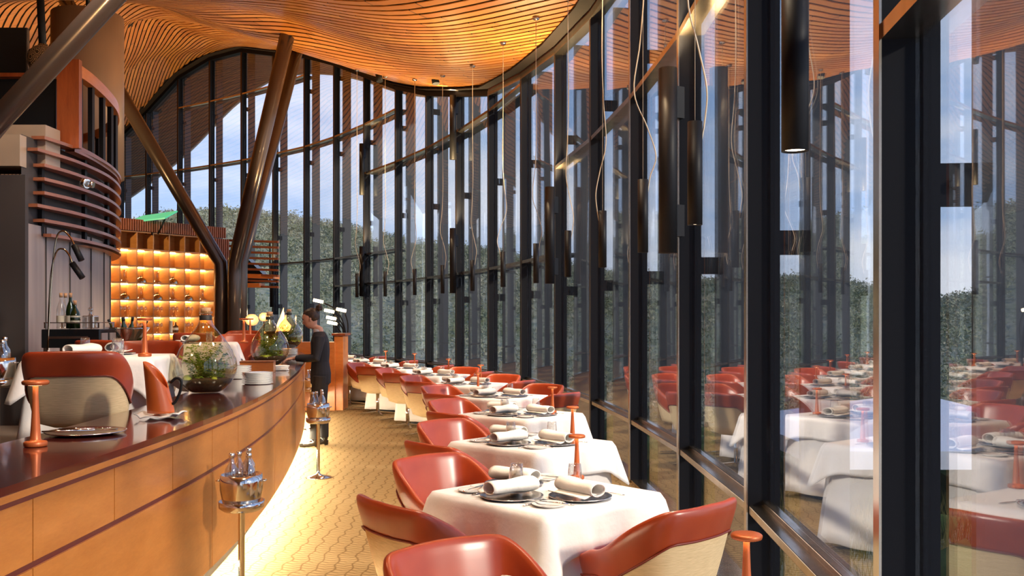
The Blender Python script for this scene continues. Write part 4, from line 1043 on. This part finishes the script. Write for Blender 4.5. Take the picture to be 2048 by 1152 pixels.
# ================================================================== PENDANTS
PEND = [(.768,2.51), (.886,4.48), (.896,6.33), (.80,8.17), (.605,10.0), (.304,11.7), (-.128,13.15), (-.64,15.0), (-1.23,16.4), (-1.85,17.6), (-2.55,18.6), (-3.25,19.4)]
pe = empty('cylinder_pendant', cat='lamp')
m = MB(); m.lathe([(0,.5), (.036,.5), (.036,0), (.032,0), (.032,.02)], 24); pb = m.build('lamp_body', 'black', pe)
m = MB(); m.lathe([(0,.006), (.031,.006)], 20); m.build('light_disc', 'spotglow', pb)
PEN = Proto(pe)
for k, (x, y) in enumerate(PEND):
    z0 = 2.075
    nm = 'nearest black cylinder pendant, cut by the frame top' if k == 0 else (f'black cylinder pendant by the windows, {ORD[k] if k < 9 else ["tenth","eleventh","twelfth"][k-9]} from the camera')
    p = PEN.put((x, y, z0), 0, nm, 'black cylinder pendants')
    zt = float(cz(x, y)[0])
    sgn = -1 if k % 2 else 1; rg = random.Random(k)
    m = MB(); m.tube([(0,0,.5), (0,0,zt-z0)], .0018, 5); m.build('wire', 'cord', p)
    A1 = rg.uniform(.05, .09)*(1 if k % 3 else -1); A2 = -A1*rg.uniform(.3, .7)
    pts_ = [(.03*(1 if A1 > 0 else -1), 0, .40), (.05*(1 if A1 > 0 else -1), 0, .52), (A1, -.01, .66), (A1*.35, .01, .86), (A2, .0, 1.10), (A2*.3, 0, 1.45), (A1*.12, 0, 1.9), (0, 0, 2.5), (0, 0, zt-z0)]
    m = MB(); m.tube(catmull(pts_, 6), .0042, 6); m.build('cable', 'cord', p)
    m = MB(); m.lathe([(0,zt-z0-.04), (.04,zt-z0-.035), (.05,zt-z0-.005), (0,zt-z0)], 16); m.build('ceiling_cup', 'steel', p)
    lamp('SPOT', (x, y, z0-.004), 95 if k else 40, WARM2, target=(x-.50, y, 0), size=.034, spot=80, blend=.8)

# tube uplights on every third mullion
def tubelight(i, z0, z1, off, label):
    d = seg_dir(i); n = outn(d); p = Vector((MU[i][0], MU[i][1], 0))-n*.10-d*.10
    e = empty('tube_uplight', (p.x, p.y, z0), label=label, cat='wall light', group='black tube lights on the window posts')
    m = MB(); h = z1-z0; m.lathe([(0,0), (.07,0), (.07,h), (.062,h), (.062,h-.03), (0,h-.03)], 24); m.build('tube_body', 'black', e)
    for zz in (.25, h-.25): m = MB(); m.bar(Vector((0,0,zz)), n*.12+d*.06+Vector((0,0,zz)), .06, .24); m.build('bracket', 'mullside', e)
    m = MB(); m.lathe([(0,h-.028), (.058,h-.028)], 20); m.build('light_disc', 'spotglow', e)
    return p
uw = {7:'fourth-bay post, lower', 10:'seventh-bay post, lower', 13:'tenth-bay post, lower'}
for i, lo, hi, lb in ((4,2.12,3.52,'large black tube uplight on the window post nearest the camera'), (7,2.13,3.52,'black tube uplight on the middle window post above the far tables'), (10,2.16,3.52,'lower black tube uplight on the window post at the curve'),
                      (10,4.96,6.30,'upper black tube uplight on the window post at the curve'), (13,2.23,3.58,'lower black tube uplight on the far window post'), (13,4.97,6.35,'upper black tube uplight on the far window post'),
                      (16,2.0,3.4,'black tube light on the far window post behind the terrariums')):
    p = tubelight(i, lo, hi, 0, lb)
    tgt = (p.x-2.2, p.y-1.6, float(cz(p.x-1.5, p.y-1)[0]))
    lamp('SPOT', (p.x, p.y, hi+.02), 1100 if hi < 5 else 300, (1,.70,.34), target=(p.x-1.6, p.y-.6, hi+3.0), size=.06, spot=150, blend=1)
    lamp('SPOT', (p.x-.06, p.y-.08, (lo+hi)/2+.5), 1.5, WARM, target=(p.x+.02, p.y, lo), size=.02, spot=60, blend=.8)

# ceiling spotlights (black) and small cups
for px, py, Y, lb in ((757,158,19.5,'left black ceiling spotlight near the window head'), (869,162,17.4,'right black ceiling spotlight near the window head')):
    q = W(px, py, Y); e = empty('ceiling_spotlight', q, label=lb, cat='spotlight'); m = MB(); m.tube([(0,0,.12), (.03,-.03,-.06)], .07, 14); m.build('lamp_body', 'black', e); m = MB(); m.tube([(0,0,.1), (0,0,max(.2, float(cz(q.x, q.y)[0])-q.z))], .015, 6); m.build('stem', 'black', e)
lamp('SPOT', (-2.9,6.6,5.1), 400, (1,.84,.68), target=(-4.6,9.6,2.0), size=.15, spot=60, blend=.8)  # added fill spot aimed at the clad wall, no fixture built
# warm washes from added, unseen spots that light the ceiling from below
for p, t_, en in (((-8.2,15.5,4.4), (-13,27,9), 750), ((-7.6,20.6,3.9), (-10.5,27,9), 330), ((-3.6,16.5,3.6), (-3.6,18,9), 420), ((-9.8,22,3.8), (-13,28,8), 520), ((-2.3,3.5,3.2), (-1.2,8,9), 700)):
    lamp('SPOT', p, en, (1,.62,.26), target=t_, size=.12, spot=140, blend=1)

# ================================================================== FAR AREA
ft = empty('fire_bowl_table', W(566,700,16.6)*1.0, label='low fire table behind the terrariums', cat='table'); ft.location.z = PZ
m = MB(); m.lathe([(0,0), (.25,0), (.25,.72), (.33,.74), (.33,.80), (0,.80)], 24); m.build('table_body', 'blackp', ft)
fc = empty('fire_cylinder', (ft.location.x, ft.location.y, PZ+.80), label='open glass cylinder with a leaping flame behind the second terrarium', cat='fireplace')
m = MB(); m.lathe([(.24,0), (.24,.30)], 30); m.build('glass_cylinder', 'tumbler', fc)
m = MB()
for k, (dx, h, r) in enumerate(((0,.42,.07), (-.07,.28,.05), (.08,.30,.05), (.02,.34,.06))):
    m.tube([(dx,0,0), (dx*1.1+.01,0,h*.3), (dx*.7-.015,0,h*.65), (dx*.6+.01,0,h)], [r*.7, r, r*.45, .002], 10)
m.build('flame', 'flame', fc)
for px, py, Y, r, lb in ((504,640,17.5,.13,'woven shell lamp shade glowing behind the lamp of the second raised table'), (528,634,19.5,.11,'smaller woven shell lamp shade right of the first one')):
    q = W(px, py, Y); e = empty('woven_shell_lamp', (q.x, q.y, PZ), label=lb, cat='lamp')
    h = q.z-PZ; m = MB(); m.lathe([(.04,-r*.8), (r*.7,-r*.62), (r,-r*.1), (r*.85,r*.45), (r*.45,r*.8), (.02,r*.85)], 22, c=(0,0,h), ribs=1, ribr=.08); m.build('lamp_shade', 'shell', e)
    m = MB(); m.tube([(0,0,0), (0,0,h-r*.7)], .012, 8); m.build('pole', 'black', e); m = MB(); m.lathe([(0,0), (.14,0), (.14,.015), (0,.02)], 18); m.build('base', 'black', e)
    lamp('POINT', (q.x, q.y-.25, q.z+.0), 6, WARM, size=.08)
al_ = empty('arc_floor_lamp', (W(692,700,18.2).x, 18.6, 0), label='black arc floor lamp with glowing heads behind the waiter', cat='lamp')
for pts_, hd in (([(692,760), (692,690), (688,650), (672,620), (648,606)], (636,602)), ([(692,760), (691,690), (684,655), (668,640)], (662,636)), ([(693,760), (690,690), (680,662), (668,646)], (664,646)), ([(692,760), (694,690), (696,650), (690,626)], (682,620)), ([(692,760), (691,690), (686,652), (670,630)], (658,622))):  # last two arms and heads are added for extra glowing dashes in the glass
    m = MB(); m.tube(catmull([tuple(W(a, b_, 18.3)) for a, b_ in pts_], 5), .014, 6); m.build('arm', 'black', al_, world=True)
    m = MB(); m.tube([W(hd[0]-9, hd[1]-2, 18.3), W(hd[0]+10, hd[1]+2, 18.3)], .03, 10); m.build('lamp_head', 'armlight', al_, world=True)
m = MB(); m.lathe([(0,0), (.2,0), (.2,.03), (0,.03)], 20); m.build('base', 'black', al_)
hd = empty('host_desk', (W(640,700,16.4).x, 16.6, 0), label='orange timber host desk with raised end behind the waiter', cat='desk')
hz = W(0,684,16.5).z
m = MB(); m.box((-.1,0,hz/2), (.75,.5,hz)); m.build('desk_body', 'orangewood', hd, bevel=.005)
m = MB(); m.box((.33,.05,(W(0,672,16.5).z)/2), (.16,.5,W(0,672,16.5).z)); m.build('end_cabinet', 'orangewood', hd, bevel=.005)
m = MB(); m.box((.33,.05,W(0,671,16.5).z+.02), (.24,.56,.04)); m.build('end_top', 'post', hd)

# ================================================================== WAITER
def solidmesh(name, mat, m, parent, vox=.008, smooth=6):
    o = m.build(name, mat, parent)
    md = o.modifiers.new('r', 'REMESH'); md.mode = 'VOXEL'; md.voxel_size = vox; md.use_smooth_shade = True
    if smooth: sm_ = o.modifiers.new('sm', 'SMOOTH'); sm_.factor = .5; sm_.iterations = smooth
    return o
def loft(m, rings, n=20, tilt=None):
    """rings: (x, y, z, rx, ry), closed ends"""
    rows = []
    for x, y, z_, rx, ry in rings:
        row = [Vector((x+rx*math.cos(2*PI*j/n), y+ry*math.sin(2*PI*j/n), z_)) for j in range(n)]
        if tilt: row = [tilt(p) for p in row]
        rows.append(row)
    m.grid(rows, close=True); o = len(m.v)-n*len(rings)
    m.f += [tuple(o+j for j in range(n))[::-1], tuple(o+(len(rings)-1)*n+j for j in range(n))]; m.sm += [True, True]; return m
def nod(p):
    c = Vector((0,.04,1.50)); q_ = Vector(p)-c; q_.rotate(Matrix.Rotation(math.radians(-24), 3, 'X')); return c+q_
pr = empty('person', (-2.44,11.8,0), face(-1, -.10), label='waiter in dark suit with hair in a bun, standing at the counter looking down', cat='person')
ARM = {s_: [Vector((s_*.165,.0,1.39)), Vector((s_*.205,.01,1.27)), Vector((s_*.225,.03,1.13)), Vector((s_*.17,.17,1.12)), Vector((s_*.11,.29,1.125)), Vector((s_*.095,.335,1.12))] for s_ in (-1, 1)}
LEG = {}
for s_ in (-1, 1):
    yo = -.03 if s_ > 0 else .07
    LEG[s_] = [Vector((s_*.085,0,.90)), Vector((s_*.09,.01,.75)), Vector((s_*.09,yo*.5+.02,.48)), Vector((s_*.09,yo*.8,.30)), Vector((s_*.09,yo,.10)), Vector((s_*.09,yo,.06))]
b_ = MB()
loft(b_, [(0,0,.84,.13,.09), (0,0,.95,.155,.105), (0,.005,1.08,.125,.09), (0,.005,1.22,.14,.10), (0,.01,1.34,.165,.10), (0,.015,1.41,.12,.08), (0,.02,1.45,.06,.06), (0,.035,1.52,.05,.055)])
loft(b_, [(0,.035,1.48,.046,.05), (0,.05,1.52,.046,.052), (0,.085,1.545,.043,.058), (0,.088,1.575,.055,.076), (0,.08,1.61,.066,.090), (0,.073,1.65,.071,.097), (0,.068,1.69,.073,.098), (0,.063,1.725,.064,.085), (0,.06,1.752,.04,.055), (0,.06,1.762,.01,.01)], tilt=nod)
b_.tube([nod(p) for p in ((0,.160,1.665), (0,.178,1.628), (0,.162,1.615))], [.009,.014,.010], 8)
for s_ in (-1, 1):
    A_ = ARM[s_]; b_.tube(A_, [.055,.046,.040,.034,.025,.024], 12)
    h_ = A_[-1]; b_.tube([h_, h_+Vector((-s_*.004,.045,-.006)), h_+Vector((-s_*.006,.075,-.012))], [.026,.038,.034], 12, flat=.5)
    for ox, L in ((-.027,.050), (-.009,.062), (.009,.060), (.026,.046)):
        r0 = h_+Vector((ox,.070,-.012)); b_.tube([r0, r0+Vector((0,L*.5,-.012)), r0+Vector((0,L*.85,-.034)), r0+Vector((0,L*.9,-.046))], [.0095,.009,.0085,.007], 8)
    b_.tube([h_+Vector((-s_*.022,.02,-.008)), h_+Vector((-s_*.046,.045,-.018)), h_+Vector((-s_*.044,.075,-.030))], [.011,.010,.008], 8)
    b_.tube(LEG[s_], [.088,.080,.056,.050,.034,.034], 12); f0 = LEG[s_][-1]; b_.tube([f0, f0+Vector((0,.08,-.015)), f0+Vector((0,.16,-.03))], [.034,.034,.022], 10)
body = solidmesh('body', 'skin', b_, pr, .006, 3)
j_ = MB()
loft(j_, [(0,.0,.80,.172,.128), (0,0,.93,.172,.130), (0,.005,1.08,.146,.112), (0,.005,1.22,.160,.120), (0,.01,1.33,.186,.118), (0,.012,1.40,.160,.098), (0,.016,1.445,.085,.076), (0,.018,1.462,.066,.064)])
for s_ in (-1, 1): j_.tube(ARM[s_][:5], [.070,.062,.056,.047,.041], 14)
solidmesh('blazer', 'suit', j_, pr, .008, 5)
m = MB(); loft(m, [(0,.025,1.43,.066,.066), (0,.032,1.465,.060,.062), (0,.038,1.492,.055,.060), (0,.045,1.497,.045,.05)]); solidmesh('shirt_collar', 'shirt', m, pr, .006, 2)
t_m = MB(); loft(t_m, [(0,0,.78,.15,.11), (0,0,.90,.160,.118), (0,0,.97,.150,.112)])
for s_ in (-1, 1): t_m.tube(LEG[s_][:5], [.098,.096,.074,.068,.062], 14)
solidmesh('trousers', 'trouser', t_m, pr, .008, 4)
for s_ in (-1, 1):
    f0 = LEG[s_][-1]; m = MB(); m.tube([f0+Vector((0,-.01,.10)), f0+Vector((0,-.01,.03)), f0+Vector((0,.0,-.005)), f0+Vector((0,.07,-.022)), f0+Vector((0,.14,-.034)), f0+Vector((0,.185,-.038))], [.046,.044,.046,.038,.032,.018], 12); m.tube([(f0.x,f0.y-.03,.06), (f0.x,f0.y-.032,0)], [.032,.024], 10)
    solidmesh('boot', 'boot', m, pr, .006, 2)
h_ = MB(); n_ = 16; rows = []
loft(h_, [(0,.035,1.60,.060,.062), (0,.034,1.635,.074,.084), (0,.033,1.67,.080,.094), (0,.040,1.71,.079,.100), (0,.046,1.745,.066,.088), (0,.05,1.768,.040,.055), (0,.05,1.776,.010,.012)], tilt=nod)
for k in range(7):
    a_ = k*.9; c_ = nod(Vector((.022*math.cos(a_), -.085+.018*math.sin(a_), 1.735+.018*math.sin(a_*2)))); h_.tube([c_+Vector((0,0,-.03)), c_, c_+Vector((.0,-.012,.03))], [.012,.028,.010], 8)
solidmesh('hair', 'hair', h_, pr, .006, 2)
for s_ in (-1, 1):
    m = MB(); m.lathe([(0,-.024), (.010,-.016), (.013,.006), (.010,.022), (0,.027)], 8, c=nod((s_*.074,.070,1.635))); m.build('ear', 'skin', body)
    m = MB(); m.lathe([(0,-.007), (.009,0), (0,.007)], 8, c=nod((s_*.027,.158,1.655))); m.build('eye', 'shirt', body)
    m = MB(); m.tube([nod(p) for p in ((s_*.012,.168,1.675), (s_*.028,.166,1.680), (s_*.046,.150,1.675))], .0035, 6); m.build('eyebrow', 'hair', body)
m = MB(); m.tube([nod(p) for p in ((-.022,.152,1.588), (0,.163,1.587), (.022,.152,1.588))], [.003,.006,.003], 6); m.build('mouth', 'leather', body)

# ================================================================== OUTSIDE
def interp_px(tab, px): xs = [t_[0] for t_ in tab]; return float(np.interp(px, xs, [t_[1] for t_ in tab]))
RIDGE = [(-1500,420), (-400,470), (100,478), (245,470), (330,447), (400,438), (450,431), (520,436), (600,450), (700,470), (830,498), (950,520), (1100,550), (1250,572), (1450,585), (1540,574), (1620,566), (1690,578), (1760,592), (1850,612), (1930,604), (2048,600), (2600,590), (4500,600)]
azs = np.radians(np.linspace(-66, 60, 260)); rs_ = np.concatenate([np.linspace(1, 12, 6), np.linspace(16, 60, 12), np.linspace(70, 420, 46)])
def hz_noise(x, y): return 1.6*math.sin(x*.031+1)+1.2*math.sin(y*.043+x*.02)+.8*math.sin(x*.11+y*.07)
def ground_z(az, r):
    px = 1024+F*math.tan(az); Yd = max(.2, math.cos(az)); top = (HOR-interp_px(RIDGE, px))*(330*Yd)/F+CAMZ
    base = -1.1-9*ss(6, 90, r)
    k = ss(85, 330, r); z_ = base*(1-k)+top*k
    if r > 330: z_ = top-(r-330)*.10
    return z_+(hz_noise(r*math.sin(az), r*math.cos(az))*ss(60, 150, r)*(1-.8*ss(280, 330, r)))
rows = []
for r in rs_:
    rows.append([(r*math.sin(a)+2.5*(1 if r < 40 else 0)*0, r*math.cos(a), ground_z(a, r)) for a in azs])
m = MB(); m.grid(rows); g = m.build('hillside_terrain', 'ground'); g['kind'] = 'structure'; g.name = 'terrain'
# bush canopy: countless low trees on the hill
ico = bpy.data.meshes.new('t'); import bmesh
bmx = bmesh.new(); bmesh.ops.create_icosphere(bmx, subdivisions=1, radius=1); IV = np.array([v.co[:] for v in bmx.verts]); IF = np.array([[v.index for v in f.verts] for f in bmx.faces]); bmx.free(); bpy.data.meshes.remove(ico)
def blobs(name, pts, mat, label, cat):
    n = len(pts); nv = len(IV); V = np.zeros((n*nv, 3)); Fc = np.zeros((n*len(IF), 3), int)
    for i, (x, y, z_, r) in enumerate(pts):
        jit = 1+rng.uniform(-.30, .30, (nv, 1)); V[i*nv:(i+1)*nv] = IV*jit*np.array([r, r, r*rng.uniform(.7, 1.15)])+np.array([x, y, z_]); Fc[i*len(IF):(i+1)*len(IF)] = IF+i*nv
    me = bpy.data.meshes.new(name); me.vertices.add(len(V)); me.vertices.foreach_set('co', V.ravel()); me.loops.add(Fc.size); me.loops.foreach_set('vertex_index', Fc.ravel()); me.polygons.add(len(Fc)); me.polygons.foreach_set('loop_start', np.arange(0, Fc.size, 3)); me.polygons.foreach_set('loop_total', np.full(len(Fc), 3)); me.update(calc_edges=True)
    me.materials.append(M[mat]); o = bpy.data.objects.new(name, me); COL.objects.link(o); return tag(o, label, cat, kind='stuff')
def foliage(name, n, mat, label, cat):
    """trees as clouds of small leafy facets around a dense core"""
    a = np.radians(rng.uniform(-52, 36, n)); r = np.sqrt(rng.uniform(58**2, 345**2, n)); zg = np.array([ground_z(a_, r_) for a_, r_ in zip(a, r)])
    S = rng.uniform(.7, 2.1, n)*(1+.25*(r > 180)); C = np.c_[r*np.sin(a), r*np.cos(a), zg+S*.7]
    T = 44; off = rng.normal(size=(n, T, 3)); off /= np.linalg.norm(off, axis=2, keepdims=True); off *= rng.uniform(.35, 1.0, (n, T, 1))*S[:, None, None]; off[..., 2] *= rng.uniform(.7, 1.3, (n, 1))
    cen = C[:, None]+off; tri = cen[:, :, None]+rng.normal(size=(n, T, 3, 3))*(.12*S[:, None, None, None])
    V = tri.reshape(-1, 3); Fc = np.arange(len(V))
    me = bpy.data.meshes.new(name); me.vertices.add(len(V)); me.vertices.foreach_set('co', V.ravel()); me.loops.add(len(Fc)); me.loops.foreach_set('vertex_index', Fc); me.polygons.add(len(Fc)//3); me.polygons.foreach_set('loop_start', np.arange(0, len(Fc), 3)); me.polygons.foreach_set('loop_total', np.full(len(Fc)//3, 3)); me.update(calc_edges=True)
    me.materials.append(M[mat]); o = bpy.data.objects.new(name, me); COL.objects.link(o); return tag(o, label, cat, kind='stuff')
foliage('bushland_canopy', 17000, 'bush', 'eucalypt scrub covering the hillside outside, grey green with painted haze', 'bushland')
pts = []
for k in range(420):
    x = rng.uniform(2.6, 22); y = rng.uniform(4, 46)
    if x < 3.2 and y < 9: continue
    a = math.atan2(x, y); r = math.hypot(x, y); s_ = rng.uniform(.2, .55)*(1+.02*r); pts.append((x, y, ground_z(a, r)+s_*.4, s_))
blobs('garden_shrubs', pts, 'shrub', 'dark green low shrubs on the bank below the windows', 'shrubs')
g = MB(); rg = random.Random(5)
for k in range(2600):
    x = rg.uniform(1.9, 7); y = rg.uniform(3.0, 22); a = math.atan2(x, y); r = math.hypot(x, y); z_ = ground_z(a, r); h = rg.uniform(.3, .75); dx, dy = rg.uniform(-.22, .22), rg.uniform(-.22, .22)
    if x < np.interp(y, [m_[1] for m_ in MU], [m_[0] for m_ in MU])+.7: continue
    for j in range(3):
        ox, oy = rg.uniform(-.08, .08), rg.uniform(-.08, .08); g.add([(x+ox-.006,y+oy,z_-.02), (x+ox+.006,y+oy,z_-.02), (x+ox+dx+.001,y+oy+dy,z_+h)], [(0,1,2)])
tag(g.build('tall_grass', 'grass'), 'dry tussock grass growing against the building', 'grass', kind='stuff')
# marquee tents
for (px0, px1, py0, py1, Y, lb) in ((1560, 1900, 795, 850, 14, 'white marquee roof outside the near windows'),):
    c = W(1830, 850, 15); e = empty('marquee_tent', (c.x, c.y, -1.6), label='white peaked marquee roof outside the near windows', cat='tent')
    L = 2.3; zr = c.z+1.6-.1; m = MB(); m.add([(-L,-L,zr), (L,-L,zr), (L,L,zr), (-L,L,zr), (0,0,zr+.62), (-L,-L,zr-.25), (L,-L,zr-.25), (L,L,zr-.25), (-L,L,zr-.25)], [(0,1,4), (1,2,4), (2,3,4), (3,0,4), (0,5,6,1), (1,6,7,2), (2,7,8,3), (3,8,5,0)]); m.build('canopy', 'tent', e, solid=.01)
    for sx in (-1, 1):
        for sy in (-1, 1): m = MB(); m.tube([(sx*L,sy*L,-.3), (sx*L,sy*L,zr-.1)], .03, 8); m.build('pole', 'steel', e)
# far left enclosing wall
m = MB(); m.box((-18.95,15.6,3.6), (.1,41,7.2)); struct(m.build('wall_left', 'darkwall'))
m = MB(); m.box((-9.4,-4.9,3.2), (19.2,.1,6.4)); struct(m.build('wall_back', 'post'))
